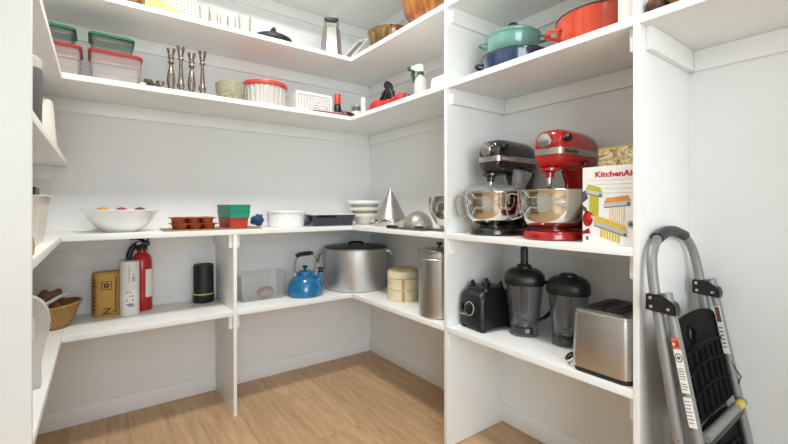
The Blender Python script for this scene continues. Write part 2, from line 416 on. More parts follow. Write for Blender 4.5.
def room():
    b = B(); b.box(-4.2, 2.2, -5, 0, -.05, 0); struct(b.build('floor', M['floor']))
    b = B(); b.box(-4.2, 2.2, -5, .1, CEIL, CEIL+.05); struct(b.build('ceiling', M['ceil']))
    b = B(); b.box(XL-.1, .1, 0, .1, -.05, CEIL); struct(b.build('wall_back', M['wall']))
    b = B(); b.box(0, .1, YFW, 0, -.05, CEIL); struct(b.build('wall_right', M['wall']))
    b = B(); b.box(XL-.1, XL, YFW, 0, -.05, CEIL); struct(b.build('wall_left', M['wall']))
    # unseen wall behind the camera; its cased opening is widened to admit window light
    b = B(); b.X = Matrix.Translation((0, YFW, 0)) @ Matrix.Rotation(PI/2, 4, 'X')
    b.prism([(-4.2, 0), (-2.0385, 0), (-2.0385, 2.46), (-.4515, 2.46), (-.4515, 0), (2.2, 0), (2.2, CEIL), (-4.2, CEIL)], .12)
    struct(b.build('wall_front', M['wall']))
    b = B(); b.X = Matrix.Translation((0, YFW+.004, 0)) @ Matrix.Rotation(PI/2, 4, 'X')
    b.prism([(-2.038, .001), (-2.024, .001), (-2.024, 2.445), (-.466, 2.445), (-.466, .001), (-.452, .001), (-.452, 2.4595), (-2.038, 2.4595)], .128)
    struct(b.build('trim_1', M['trim']))
    # the hall behind the camera, lit by its window
    b = B(); b.X = Matrix.Translation((0, -4.85, 0)) @ Matrix.Rotation(PI/2, 4, 'X')
    b.prism([(-4.2, 0), (2.2, 0), (2.2, CEIL), (-4.2, CEIL)], .1); struct(b.build('wall_hall', M['wall']))
    b = B(); b.box(-4.3, -4.2, -4.95, YFW, 0, CEIL); struct(b.build('wall_hall_left', M['wall']))
    b = B(); b.box(2.2, 2.3, -4.95, YFW, 0, CEIL); struct(b.build('wall_hall_right', M['wall']))
    b = B()
    for (x0, x1, z0, z1) in ((-3.45, -3.37, .5, 2.4), (-1.23, -1.15, .5, 2.4), (-3.37, -1.23, .5, .58), (-3.37, -1.23, 2.32, 2.4), (-2.33, -2.27, .58, 2.32)):
        b.box(x0, x1, -4.849, -4.80, z0, z1)
    struct(b.build('window_1', M['trim']))
    # baseboards
    def bb(name, x0, x1, y0, y1):
        b = B(); b.box(x0, x1, y0, y1, 0, .09, .002); struct(b.build(name, M['trim']))
    bb('baseboard_back', XL, -1.1075, -.012, 0); bb('baseboard_back', -1.0885, -.0125, -.012, 0)
    bb('baseboard_right', -.012, 0, YP1+PT+.0005, 0); bb('baseboard_right', -.012, 0, YP2+.0005, YP1-.0005); bb('baseboard_right', -.012, 0, YFW, YP2-PT-.0005)
    bb('baseboard_left', XL, XL+.012, YPL+PT+.0005, -.0125); bb('baseboard_left', XL, XL+.012, YFW, YPL-.0005)
room()

def board(label, x0, x1, y0, y1, lev, battens=(), h=.07):
    z = ZF[lev]; t = thing('pantry_shelf', label, 'shelf', ((x0+x1)/2, (y0+y1)/2, z))
    cx, cy = (x0+x1)/2, (y0+y1)/2
    b = B(); b.box(x0-cx, x1-cx, y0-cy, y1-cy, 0, TH, .0012); b.build('board', M['shelf'], t)
    for (a0, a1, c0, c1) in battens:
        b = B(); b.box(a0-cx, a1-cx, c0-cy, c1-cy, -h, -.0003, .001); b.build('batten', M['shelf'], t)
    return t
g = .0006; BT = .018
def back_bat(x0, x1): return (x0, x1, -BT, -.0003)
def right_bat(y0, y1): return (-BT, -.0003, y0, y1)
def left_bat(y0, y1): return (XL+.0003, XL+BT, y0, y1)
LN = {'D': 'lowest', 'C': 'counter-height', 'M': 'short middle', 'B': 'upper', 'A': 'second-highest', 'T': 'topmost'}
PX0, PX1 = -1.107, -1.089
# back wall boards
board('white lowest back-wall shelf holding the fire extinguisher, left of the upright', XLF+g, PX0-g, -.4, -g, 'D', [back_bat(XL+BT+g, PX0-g), (PX0-BT-g, PX0-g, -.38, -BT-g)])
board('white lowest back-wall shelf under the blue kettle, right of the upright', PX1+g, -.4-g, -.4, -g, 'D', [back_bat(PX1+g, -BT-g), (PX1+g, PX1+BT, -.38, -BT-g)])
board('white counter-height back-wall shelf holding fruit bowl and white round dish', XLF+g, -.4-g, -.4, -g, 'C', [back_bat(XL+BT+g, PX0-g), back_bat(PX1+g, -BT-g), (PX0-BT-g, PX0-g, -.38, -BT-g), (PX1+g, PX1+BT, -.38, -BT-g)])
board('white upper back-wall shelf holding the four candlesticks', XLF+g, -.4-g, -.4, -g, 'B', [back_bat(XL+BT+g, -BT-g)])
board('white back-wall shelf holding the glasses and box grater', XL+.001, -.4-g, -.4, -g, 'A', [back_bat(XL+BT, -BT-g)])
board('white highest back-wall shelf above the glasses, only underside visible', XL+.001, -.4-g, -.4, -g, 'T', [back_bat(XL+BT, -BT-g)])
# right wall, corner bay
for lev, lab in (('D', 'white lowest right-wall shelf holding bamboo steamer in the corner bay'), ('C', 'white counter-height right-wall shelf holding the steel cone in the corner bay'),
                 ('B', 'white upper right-wall shelf holding spray bottle and red glove'), ('A', 'white right-wall shelf holding the wooden bowls'), ('T', 'white highest right-wall shelf above the wooden bowls')):
    board(lab, -.4, -g, YP1+PT+g, -g, lev, [right_bat(YP1+PT+BT, -BT), (-.38, -BT-g, YP1+PT+g, YP1+PT+BT)])
# right wall, bay between the tall panels
for lev, lab in (('D', 'white lower shelf between tall panels holding blender parts and toaster'), ('C', 'white middle shelf between tall panels holding both stand mixers'),
                 ('B', 'white upper shelf between tall panels holding the enamel pots'), ('A', 'white shelf above the enamel pots between tall panels')):
    board(lab, -.4, -g, YP2+g, YP1-g, lev, [right_bat(YP2+BT, YP1-BT), (-.38, -BT-g, YP1-BT, YP1-g), (-.38, -BT-g, YP2+g, YP2+BT)])
board('white high shelf above the step ladder', -.4, -g, -2.90, YP2-PT-g, 'B', [right_bat(-2.90, YP2-PT-BT), (-.36, -BT-g, YP2-PT-BT, YP2-PT-g)])
# left wall
for lev, lab in (('D', 'white lowest left-wall shelf holding the wicker basket'), ('C', 'white counter-height left-wall shelf holding the white bin'),
                 ('M', 'white short left-wall shelf holding the white tubs'), ('B', 'white upper left-wall shelf beside the lidded food containers')):
    board(lab, XL+g, XLF, YPL+PT+g, -g, lev, [left_bat(YPL+PT+BT, -BT)] + ([(XL+BT+g, XLF-.06, -BT, -.0003)] if lev == 'M' else []))

def panel(name, label, x0, x1, y0, y1, z1):
    b = B(); b.box(x0, x1, y0, y1, .0004, z1, .001); tag(b.build(name, M['shelf']), label, 'panel')
panel('upright_panel', 'low white upright under the back-wall counter shelf', PX0, PX1, -.4, -.0005, ZF['C']-.0004)
panel('upright_panel', 'tall white end panel filling the left edge of the view', XL+.0005, XLF, YPL, YPL+PT, CEIL-.0005)
panel('upright_panel', 'tall white shelving panel left of the stand mixers', -.4, -.0005, YP1, YP1+PT, CEIL-.0005)
panel('upright_panel', 'tall white shelving panel between toaster and step ladder', -.4, -.0005, YP2-PT, YP2, CEIL-.0005)

# ceiling lamp
t = thing('ceiling_light', 'round white ceiling light above the pantry floor', 'lamp', (-1.15, -1.2, CEIL))
b = B(); b.lathe([(0, -.0005), (.16, -.0005), (.165, -.02), (.155, -.035), (.15, -.035), (.15, -.02), (0, -.02)]); b.build('rim', M['trim'], t)
b = B(); b.lathe([(.149, -.022), (.12, -.04), (.06, -.05), (0, -.052)], seg=40); b.build('diffuser', M['glow'], t)

# ------------------------------------------------------------------ stand mixers
def mixer(name, label, loc, body, dark, lettering, shield):
    t = thing(name, label, 'mixer', loc)
    bx = -.12
    b = B()
    def plan(s, z):   # horseshoe-like base: round at the front, square at the back
        P = []
        for k in range(19): a = PI/2+PI*k/18; P.append((bx+(.105*s)*math.cos(a)*1.0, .105*s*math.sin(a), z))
        for (x, y) in ((.04, -.10), (.11, -.095), (.135, -.07), (.135, .07), (.11, .095), (.04, .10)): P.append((x*1. if x < .1 else x-.135*(1-s), y*s, z))
        return P
    b.loft([plan(.95, 0), plan(1, .006), plan(1, .020), plan(.96, .030), plan(.88, .034)]); b.build('base', body, t)
    b = B(); b.lathe([(.075, .0345), (.075, .037), (.06, .0365), (0, .0365)], c=(bx, 0, 0)); b.build('bowl_plate', body, t)
    b = B(); b.loft([rr(.12, .15, .03, .0345, cx=.068), rr(.095, .12, .03, .08, cx=.078), rr(.085, .105, .03, .15, cx=.082), rr(.09, .10, .03, .22, cx=.078), rr(.12, .112, .03, .275, cx=.07)]); b.build('column', body, t)
    secs = [(-.166, .085, .295, .380, .03), (-.164, .100, .280, .394, .034), (-.154, .112, .270, .406, .038), (-.130, .122, .264, .413, .042), (-.09, .126, .262, .416, .045), (0, .128, .262, .416, .045), (.07, .128, .264, .413, .045), (.112, .120, .270, .405, .045), (.135, .10, .284, .388, .04), (.145, .06, .305, .36, .026)]
    secs = [(x*.94+.004, w, a, c, r) for x, w, a, c, r in secs]
    b = B(); b.loft([xr(*s) for s in secs]); hd = b.build('head', body, t)
    # silver trim band round the head
    out = [(x, w/2+.0016) for x, w, *_ in secs]
    ring = [(x-(.0015 if i == 0 else 0), -y) for i, (x, y) in enumerate(out)] + [(x, y) for x, y in out[::-1]]
    b = B(); b.loft([[(x, y, z) for x, y in ring] for z in (.317, .319, .338, .340)]); bd = b.build('trim_band', M['brush'], t)
    X = Matrix.Translation((-.131, -.0628, .3225)) @ Matrix.Rotation(-.035, 4, 'Z') @ Matrix.Rotation(PI/2, 4, 'X')
    b = B(); b.text('KitchenAid', .0175, X, bold=.0009); b.build('lettering', lettering, bd, flat=True)
    # attachment hub cap, clamp knob
    b = B(); b.X = Matrix.Translation((-.153, 0, .368)) @ Matrix.Rotation(-PI/2, 4, 'Y')
    b.lathe([(0, 0), (.026, 0), (.028, .006), (.028, .014), (.025, .018), (.006, .019), (0, .019)]); b.build('hub_cap', M['steel'], t)
    b = B(); b.X = Matrix.Translation((-.128, -.053, .374)) @ Matrix.Rotation(PI/2, 4, 'X')
    b.lathe([(0, 0), (.006, 0), (.006, .012), (.013, .013), (.014, .02), (.013, .028), (0, .029)], seg=24); b.build('clamp_knob', M['black'], t)
    b = B(); b.X = Matrix.Translation((-.0, -.0655, .29)) @ Matrix.Rotation(PI/2, 4, 'X')
    b.lathe([(0, 0), (.008, 0), (.008, .008), (0, .009)], seg=20); b.build('speed_knob', M['black'], t)
    b = B(); b.lathe([(0, .27), (.036, .266), (.036, .256), (.018, .250), (.016, .230), (0, .230)], c=(-.135, 0, 0)); b.build('planetary_drive', body, t)
    b = B(); b.lathe([(0, .231), (.0085, .231), (.0085, .19), (.006, .185), (0, .185)], c=(-.135, 0, 0), seg=20)
    b.tube([(-.150, 0, .20), (-.120, 0, .20)], .0022, 8); b.build('beater_shaft', M['steel'], t)
    for s in (-1, 1):
        b = B(); b.tube(smooth_path([(.06, s*.06, .158), (.02, s*.11, .158), (-.05, s*.1305, .158), (-.10, s*.1365, .158)], 5), .008, 8, flat=1.4, up=(0, 0, 1)); b.build('bowl_arm', dark, t)
    prof = [(0, .0375), (.056, .0375), (.058, .043), (.068, .046), (.092, .055), (.109, .078), (.119, .106), (.1235, .14), (.1258, .178), (.129, .182), (.129, .184)]
    b = B(); b.lathe(prof + [(.1235, .182), (.1215, .14), (.117, .108), (.107, .081), (.088, .060), (0, .052)], c=(bx, 0, 0), seg=64); bw = b.build('bowl', M['mirror'], t)
    dx, dy = -.55, .835
    hp = [(.121, .168), (.148, .172), (.163, .160), (.166, .13), (.160, .095), (.145, .074), (.110, .083)]
    b = B(); b.tube(smooth_path([(bx+dx*r, dy*r, z) for r, z in hp], 6), .0075, 10, flat=.5, up=(dx, dy, 0)); b.build('handle', M['steel'], bw)
    if shield:
        b = B(); b.lathe([(.126, .1845), (.127, .190), (.105, .206), (.078, .214), (.075, .214), (.075, .212), (.104, .203), (.124, .188), (.124, .1845)], c=(bx, 0, 0)); sh = b.build('pouring_shield', M['clear'], t)
        b = B(); b.X = Matrix.Translation((bx+.075, -.075, .203)) @ Matrix.Rotation(.35, 4, 'X')
        b.loft([rr(.05, .04, .006, 0), rr(.075, .055, .008, .075), rr(.071, .051, .008, .075), rr(.046, .036, .006, .002)]); b.build('chute', M['clear'], sh)
    return t
mixer('stand_mixer', 'charcoal black stand mixer with clear pouring shield on its steel bowl', (-.16, -1.418, TOP['C']), M['charcoal'], M['blackg'], M['prgrey'], True)
mixer('stand_mixer', 'red stand mixer with steel bowl, beside the white pasta-roller box', (-.175, -1.710, TOP['C']), M['red'], M['black'], M['ink'], False)

# ------------------------------------------------------------------ pasta boxes
t = thing('appliance_box', 'white appliance box printed with pasta rollers, beside the red mixer', 'box', (-.362, -1.952, TOP['C']))
b = B(); b.box(0, .10, -.085, .085, 0, .253, .001, 1); b.build('carton', M['cardw'], t)
# front face looks towards -x ; print laid 0.4 mm in front: u runs to -y (right in view), v up
FX = Matrix.Translation((-.0005, .085, 0)) @ Matrix(((0, 0, -1, 0), (-1, 0, 0, 0), (0, 1, 0, 0), (0, 0, 0, 1)))
def pr(b, pts, mi, lay=0):
    b.f([b.bm.verts.new(FX @ Vector((u, v, .0002*lay))) for u, v in pts], mi)
PM = [M['prred'], M['prgrey'], M['prdark'], M['pryel'], M['prolive'], M['prorange'], M['prpasta'], M['paper'], M['red']]
b = B(); b.text('KitchenAid', .0245, FX @ Matrix.Translation((.042, .219, .0003)) @ Matrix.Diagonal((1.17, 1, 1, 1)), 0, bold=.0009); b.build('brand_print', PM, t, flat=True)
b = B()
for i in range(4): pr(b, [(.02+.018*(i % 2), .209-.014*i), (.165, .209-.014*i), (.165, .2075-.014*i), (.02+.018*(i % 2), .2075-.014*i)], 1)
b.build('text_lines', PM, t, flat=True)
def roller(b, p, q, dv, sheet, sheetm, topm):
    """one pictured roller: chrome body from p to q (bottom-left to bottom-right), pasta hanging below"""
    (u0, v0), (u1, v1) = p, q
    s0, s1 = u0+(u1-u0)*.22, u0+(u1-u0)*.80; w0, w1 = v0+(v1-v0)*.22, v0+(v1-v0)*.80
    pr(b, [(s0, w0), (s1, w1), (s1-.002, w1-sheet), (s0-.002, w0-sheet)], sheetm, 1)
    if sheetm in (3, 6):
        for k in range(1, 7):
            f = k/7; a, w = s0+(s1-s0)*f, w0+(w1-w0)*f
            pr(b, [(a-.001, w), (a+.001, w), (a, w-sheet), (a-.002, w-sheet)], 7, 1.5)
    pr(b, [(u0, v0), (u1, v1), (u1+.001, v1+dv*.55), (u0-.001, v0+dv*.55)], 1, 2)
    pr(b, [(u0, v0), (u1, v1), (u1, v1+.0025), (u0, v0+.0025)], 2, 3)
    pr(b, [(u0-.001, v0+dv*.55), (u1+.001, v1+dv*.55), (u1-.006, v1+dv*1.15), (u0+.008, v0+dv*1.15)], topm, 2)
    pr(b, [(u1-.010, v1+.003), (u1-.002, v1+.003), (u1-.002, v1+.011), (u1-.010, v1+.011)], 2, 4)
b = B()
roller(b, (.012, .165), (.066, .152), .028, .068, 4, 4)
roller(b, (.072, .118), (.152, .126), .028, .062, 6, 5)
roller(b, (.038, .060), (.142, .028), .030, .028, 3, 3)
def disc(u, v, ru, rv, mi, lay): pr(b, [(u+ru*math.cos(2*PI*k/24), v+rv*math.sin(2*PI*k/24)) for k in range(24)], mi, lay)
pr(b, [(.001, .17), (.010, .178), (.020, .150), (.001, .135)], 2, 1)
pr(b, [(.001, .128), (.014, .118), (.02, .10), (.001, .11)], 2, 1)
disc(.018, .082, .017, .026, 8, 1); disc(.026, .091, .011, .014, 0, 2); disc(.033, .089, .004, .005, 1, 3)
pr(b, [(.001, .040), (.022, .052), (.028, .034), (.001, .03)], 8, 1)
pr(b, [(.012, .012), (.021, .012), (.021, .024), (.012, .024)], 2, 1)
disc(.153, .068, .012, .013, 1, 1); disc(.153, .068, .006, .007, 2, 2)
b.build('printed_picture', PM, t, flat=True)
t = thing('pasta_box', 'box with a photo of tangled pasta, behind the white appliance box', 'box', (-.24, -1.947, TOP['C']))
b = B(); b.box(0, .06, -.088, .088, 0, .33, .001, 1); b.build('carton', M['kraft'], t)
b = B(); b.box(-.0008, -.0003, -.087, .087, .006, .325); b.build('printed_picture', M['pastabox'], t)

# ------------------------------------------------------------------ blender parts, toaster
t = thing('blender', 'black blender motor base with dial, no jar on it', 'blender', (-.245, -1.352, TOP['D']), -.10)
b = B(); b.loft([rr(.19, .14, .02, .008), rr(.205, .150, .022, .014), rr(.205, .150, .022, .05), rr(.197, .145, .022, .14), rr(.18, .135, .02, .158), rr(.155, .122, .02, .167), rr(.15, .118, .02, .170)]); b.build('housing', M['black'], t)
b = B(); b.loft([rr(.13, .118, .02, .1705), rr(.126, .114, .02, .183), rr(.11, .1, .02, .187)]); b.lathe([(0, .187), (.02, .187), (.018, .2), (0, .2)], seg=16)
b.build('jar_seat', M['black'], t)
for sx in (-1, 1):
    for sy in (-1, 1):
        b = B(); b.loft([rr(.022, .026, .006, .187, cx=sx*.044, cy=sy*.042), rr(.016, .014, .005, .202, cx=sx*.044, cy=sy*.044), rr(.008, .008, .003, .209, cx=sx*.042, cy=sy*.044)]); b.build('jar_prong', M['black'], t)
b = B(); b.X = Matrix.Translation((-.1025, 0, .092)) @ Matrix.Rotation(-PI/2+.16, 4, 'Y')
b.lathe([(0, 0), (.027, 0), (.027, .002), (.02, .003), (.019, .014), (.016, .016), (0, .016)], seg=32); b.build('dial', M['black'], t)
b = B(); b.X = Matrix.Translation((-.1030, 0, .092)) @ Matrix.Rotation(-PI/2+.16, 4, 'Y')
b.lathe([(.0275, 0), (.031, 0), (.031, .0022), (.0275, .0022)], seg=32); b.build('dial_ring', M['prgrey'], t)
for y in (.048, -.048):
    b = B(); b.box(-.108, -.098, y-.006, y+.006, .078, .108, .002); b.build('switch', M['black'], t)
b = B()
for k in range(5): b.box(-.1035, -.1028, .028+k*.008, .034+k*.008, .058, .064)
b.build('maker_print', M['prgrey'], t)
for (x, y) in ((-.08, -.06), (-.08, .06), (.08, -.06), (.08, .06)):
    b = B(); b.lathe([(0, 0), (.014, 0), (.015, .012), (0, .012)], c=(x, y, 0), seg=16); b.build('foot', M['black'], t)

def jar(name, label, loc, rz, rt, rb, h, tamper, mat):
    t = thing(name, label, 'blender jar', loc, rz)
    b = B(); n = 5
    W = lambda r, z, k=.8: rr(2*r, 2*r, r*k, z, n)
    b.loft([W(rb, 0), W(rb, .028), W(rb*.97, .032), W(rb*1.02, .06), W(rt*.98, h-.03), W(rt, h), W(rt-.003, h), W(rt*.98-.003, h-.03), W(rb*1.02-.003, .062), W(rb*.9, .05)])
    jb = b.build('jar_body', mat, t)
    b = B(); b.lathe([(0, .035), (.028, .035), (.024, .052), (.008, .058), (0, .066)], seg=20)
    for k in range(4): a = k*PI/2; b.tube([(0, 0, .058), (.016*math.cos(a), .016*math.sin(a), .066), (.03*math.cos(a), .03*math.sin(a), .078 if k % 2 else .06)], .0025, 6)
    b.build('blade', M['dsteel'], t)
    b = B(); b.lathe([(0, .004), (rb*.62, .004), (rb*.62, .026), (0, .03)], seg=24); b.build('drive_collar', M['black'], t)
    # handle on the +x side
    b = B(); b.tube(smooth_path([(rt*.97, 0, h-.012), (rt+.035, 0, h-.02), (rt+.047, 0, h-.06), (rt+.038, 0, h*.48), (rt+.012, 0, .075), (rb*.9, 0, .055)], 6), .0105, 10, flat=.8, up=(1, 0, 0)); b.build('handle', M['smokedark'] if mat is M['smoke'] else M['black'], jb)
    b = B(); b.loft([W(rt+.004, h-.02), W(rt+.007, h-.005), W(rt+.004, h+.018), W(rt-.006, h+.032), W(rt-.022, h+.042), W(.034, h+.046, .98), W(.033, h+.053, .98), W(.022, h+.053, .98), W(.022, h+.048, .98)])
    ld = b.build('lid', M['black'], t)
    if not tamper:
        b = B(); b.lathe([(0, h+.0535), (.026, h+.0535), (.0265, h+.058), (.022, h+.06), (0, h+.0575)], seg=32); b.build('lid_plug', M['blackg'], ld)
        b = B(); b.box(rt+.0085, rt+.042, -.02, .02, h+.004, h+.016, .004); b.build('lid_tab', M['black'], ld)
    else:
        b = B(); b.lathe([(0, .085), (.014, .085), (.017, .10), (.0195, h+.054), (.03, h+.056), (.03, h+.06), (.018, h+.064), (.0155, h+.075), (.0165, h+.125), (.0135, h+.138), (0, h+.139)], seg=28); b.build('tamper', M['black'], t)
    return t
jar('blender_jar', 'smoky blender jar with tall black tamper standing through its lid', (-.195, -1.518, TOP['D']), math.radians(-48), .077, .060, .235, True, M['smoke'])
jar('blender_jar', 'shorter smoky blender jar with flat black lid, beside the toaster', (-.163, -1.701, TOP['D']), math.radians(28), .076, .061, .222, False, M['smoke'])

t = thing('toaster', 'brushed stainless two-slot toaster beside the tall panel', 'toaster', (-.258, -1.934, TOP['D']))
L, W2 = .268, .186
b = B(); b.loft([rr(L, W2, .028, .016), rr(L+.004, W2+.004, .03, .03), rr(L, W2, .03, .155), rr(L-.008, W2-.004, .028, .196)]); b.build('shell', M['brushx'], t)
b = B(); b.loft([rr(L-.008, W2-.004, .028, .0), rr(L-.004, W2-.002, .029, .004), rr(L-.004, W2-.002, .029, .0155)])
b.build('base', M['black'], t)
b = B(); b.loft([rr(L-.0115, W2-.0055, .028, .1965), rr(L-.016, W2-.010, .026, .203), rr(L-.026, W2-.02, .022, .206)]); tp = b.build('top_rim', M['brush'], t)
b = B(); b.loft([rr(L-.05, W2-.042, .012, .2062), rr(L-.052, W2-.044, .012, .2075)]); b.build('slot_plate', M['black'], t)
for y in (-.032, .032):
    b = B(); b.box(-.095, .095, y-.014, y+.014, .2078, .2085); b.build('slot', M['ink'], t)
    b = B()
    for k in (-1, 1): b.tube([(-.095, y+k*.0145, .209), (.095, y+k*.0145, .209)], .0018, 8)
    b.build('slot_guard', M['dsteel'], t)
b = B(); b.tube(smooth_path([(-.04, W2/2+.0, .03), (-.05, W2/2+.022, .03), (-.085, W2/2+.035, .012), (-.112, W2/2+.028, .022), (-.108, W2/2+.016, .04), (-.07, W2/2+.012, .036)], 6), .0042, 8); b.build('cord', M['black'], t)

# ------------------------------------------------------------------ enamel pots on the upper shelf
def loop_handle(b, r, ang, z, out=.035, wid=.04, rad=.006, dz=0.):
    ca, sa = math.cos(ang), math.sin(ang)
    def P(o, s, zz): return (ca*(r+o)-sa*s, sa*(r+o)+ca*s, zz)
    b.tube(smooth_path([P(-.004, -wid, z), P(out*.6, -wid*.85, z+dz*.6), P(out, -wid*.35, z+dz), P(out, wid*.35, z+dz), P(out*.6, wid*.85, z+dz*.6), P(-.004, wid, z)], 5), rad, 8)
t = thing('enamel_pot', 'dark blue enamel braiser, at the bottom of the pot stack', 'pot', (-.205, -1.478, TOP['B']))
b = B(); b.lathe([(0, 0), (.112, 0), (.128, .012), (.139, .055), (.142, .078), (.145, .08), (.145, .083), (.139, .083), (.134, .05), (.124, .016), (0, .008)], seg=64); b.build('body', M['navy'], t)
for a in (math.radians(118), math.radians(-62)):
    b = B(); loop_handle(b, .140, a, .066, .03, .036, .0065, .004); b.build('handle', M['iron'], t)
b = B(); b.lathe([(.145, .0835), (.145, .087), (.12, .091), (.06, .094), (0, .094)], seg=64); b.build('lid', M['iron'], t)
t = thing('enamel_pot', 'aqua green enamel pot with lid, on top of the blue braiser', 'pot', (-.205, -1.468, TOP['B']+.0945))
b = B(); b.lathe([(0, 0), (.088, 0), (.1, .01), (.110, .045), (.113, .076), (.116, .078), (.116, .081), (.110, .081), (.107, .045), (.097, .013), (0, .007)], seg=64); b.build('body', M['aqua'], t)
for a in (math.radians(118), math.radians(-52)):
    b = B(); loop_handle(b, .113, a, .066, .036, .034, .006, .006); b.build('handle', M['aqua'], t)
b = B(); b.lathe([(.116, .0815), (.117, .085), (.105, .096), (.06, .111), (.0, .115)], seg=64); ld = b.build('lid', M['aqua'], t)
b = B(); b.lathe([(0, .115), (.009, .115), (.008, .129), (.02, .133), (.021, .142), (.016, .147), (0, .148)], seg=28); b.build('knob', M['black'], ld)
t = thing('dutch_oven', 'large orange-red enamel pot on the upper shelf', 'pot', (-.195, -1.842, TOP['B']))
b = B(); b.lathe([(0, 0), (.118, 0), (.134, .012), (.145, .06), (.149, .118), (.149, .120), (.143, .120), (.14, .06), (.128, .016), (0, .009)], seg=72); b.build('body', M['orange'], t)
b = B(); b.lathe([(.143, .1205), (.1505, .1205), (.1505, .125), (.143, .125)], seg=72); b.build('rim', M['iron'], t)
for a in (math.radians(128), math.radians(-40)):
    b = B(); loop_handle(b, .147, a, .080, .036, .042, .0078, .004); b.build('handle', M['orange'], t)
b = B(); b.box(-.035, .035, -.024, .022, 0, .26, .003); tag(b.build('narrow_box', M['cardw'], loc=(-.352, -2.014, TOP['B'])), 'narrow white box squeezed between orange pot and tall panel', 'box')

# brown wooden pieces on the shelf above the ladder
for i, (x, y, L_, r, rz, lab) in enumerate([(-.312, -2.088, .16, .027, .02, 'dark brown rounded wooden piece on high shelf, nearest the tall panel'), (-.304, -2.1455, .17, .029, .02, 'lighter brown rounded wooden piece, second from the tall panel'), (-.304, -2.206, .17, .029, .02, 'brown rounded wooden piece, third from the tall panel')]):
    b = B(); prof = [(0, -L_/2), (r*.45, -L_/2+.004), (r*.8, -L_/2+.016), (r, -L_/2+.045), (r*.9, 0), (r*.7, L_/2-.04), (r*.55, L_/2-.01), (0, L_/2)]
    b.X = Matrix.Rotation(PI/2, 4, 'Y'); b.lathe(prof, seg=24)
    tag(b.build('wooden_mould', [M['darkwood'], M['blockwood'], M['blockwood']][i], loc=(x, y, TOP['B']+r), rz=rz), lab, 'wooden piece', 'wooden pieces on the high shelf')

# ------------------------------------------------------------------ step ladder leaning on the panel
t = thing('step_ladder', 'folded grey metal step ladder with black treads, leaning on the tall panel', 'ladder', (-.23, -2.2, 0))
ox, oy = -.23, -2.2
def LP(x, z, fr):  # front frame (fr=0) / rear frame (fr=1) plane
    y = (-2.105 - .15*(.845-z)) if fr == 0 else (-2.138 - .19*(.845-z))
    return (x-ox, y-oy, z)
XA, XB, RT = -.412, -.048, .0135
path = [LP(XA, .014, 0), LP(XA, .4, 0), LP(XA, .84, 0)]
path += [LP(XA+.004, .89, 0), LP(XA+.014, .94, 0), LP(XA+.04, .978, 0), LP(XA+.085, 1.006, 0), LP(XA+.14, 1.018, 0), LP(-.23, 1.021, 0), LP(XB-.14, 1.018, 0), LP(XB-.085, 1.006, 0), LP(XB-.04, .978, 0), LP(XB-.014, .94, 0), LP(XB-.004, .89, 0)]
path += [LP(XB, .84, 0), LP(XB, .4, 0), LP(XB, .014, 0)]
b = B(); b.tube(path[:2]+smooth_path(path[2:-2], 4)+path[-2:], RT, 14, up=(0, 1, 0)); b.build('hoop_rail', M['ladder'], t)
b = B(); b.tube(smooth_path([LP(XA+.075, 1.0035, 0), LP(XA+.14, 1.018, 0), LP(-.23, 1.021, 0), LP(XB-.14, 1.018, 0), LP(XB-.075, 1.0035, 0)], 5), RT+.0035, 14, up=(0, 1, 0)); b.build('grip', M['black'], t)
for x in (XA, XB):
    b = B(); b.tube([LP(x, .014, 1), LP(x, .4, 1), LP(x, .86, 1)], .0145, 14, flat=.8, up=(0, 1, 0)); rl = b.build('rear_rail', M['ladder'], t)
    b = B(); p = LP(x, 0, 1); b.lathe([(0, 0), (.02, 0), (.019, .03), (.0158, .034), (.0158, .03), (0, .03)], c=(p[0], p[1], 0), seg=16); b.build('rubber_foot', M['black'], rl)
    p = LP(x, .3, 1)
    for z in (.47,):
        q = LP(x, z, 1); b = B(); b.X = Matrix.Translation((q[0]-.0140, q[1], q[2])) @ Matrix.Rotation(-PI/2, 4, 'Y'); b.lathe([(0, 0), (.005, 0), (.004, .004), (0, .005)], seg=12); b.build('rivet', M['steel'], rl)
for x in (XA, XB):
    q = LP(x, .47, 0); b = B(); b.X = Matrix.Translation((q[0]-.0130, q[1], q[2])) @ Matrix.Rotation(-PI/2, 4, 'Y'); b.lathe([(0, 0), (.005, 0), (.004, .004), (0, .005)], seg=12); b.build('rivet', M['steel'], t)
# hinge brackets: side plates over both rails, rivets on the outer faces
for x in (XA, XB):
    q = LP(x, .845, 0); yr = q[1]
    b = B(); b.X = Matrix.Translation((q[0]-.0185, 0, 0)) @ Matrix(((0, 0, 1, 0), (1, 0, 0, 0), (0, 1, 0, 0), (0, 0, 0, 1)))
    b.prism([(yr+.019, .808), (yr+.019, .852), (yr-.010, .854), (yr-.034, .846), (yr-.052, .832), (yr-.056, .816), (yr-.054, .802)][::-1], .037, bev=.003); br = b.build('hinge_bracket', M['black'], t)
    for (dy, z) in ((.006, .843), (.004, .819), (-.038, .818)):
        b = B(); b.X = Matrix.Translation((q[0]-.0186, yr+dy, z)) @ Matrix.Rotation(-PI/2, 4, 'Y'); b.lathe([(0, 0), (.0055, 0), (.0048, .0025), (0, .0035)], seg=14); b.build('rivet', M['steel'], br)
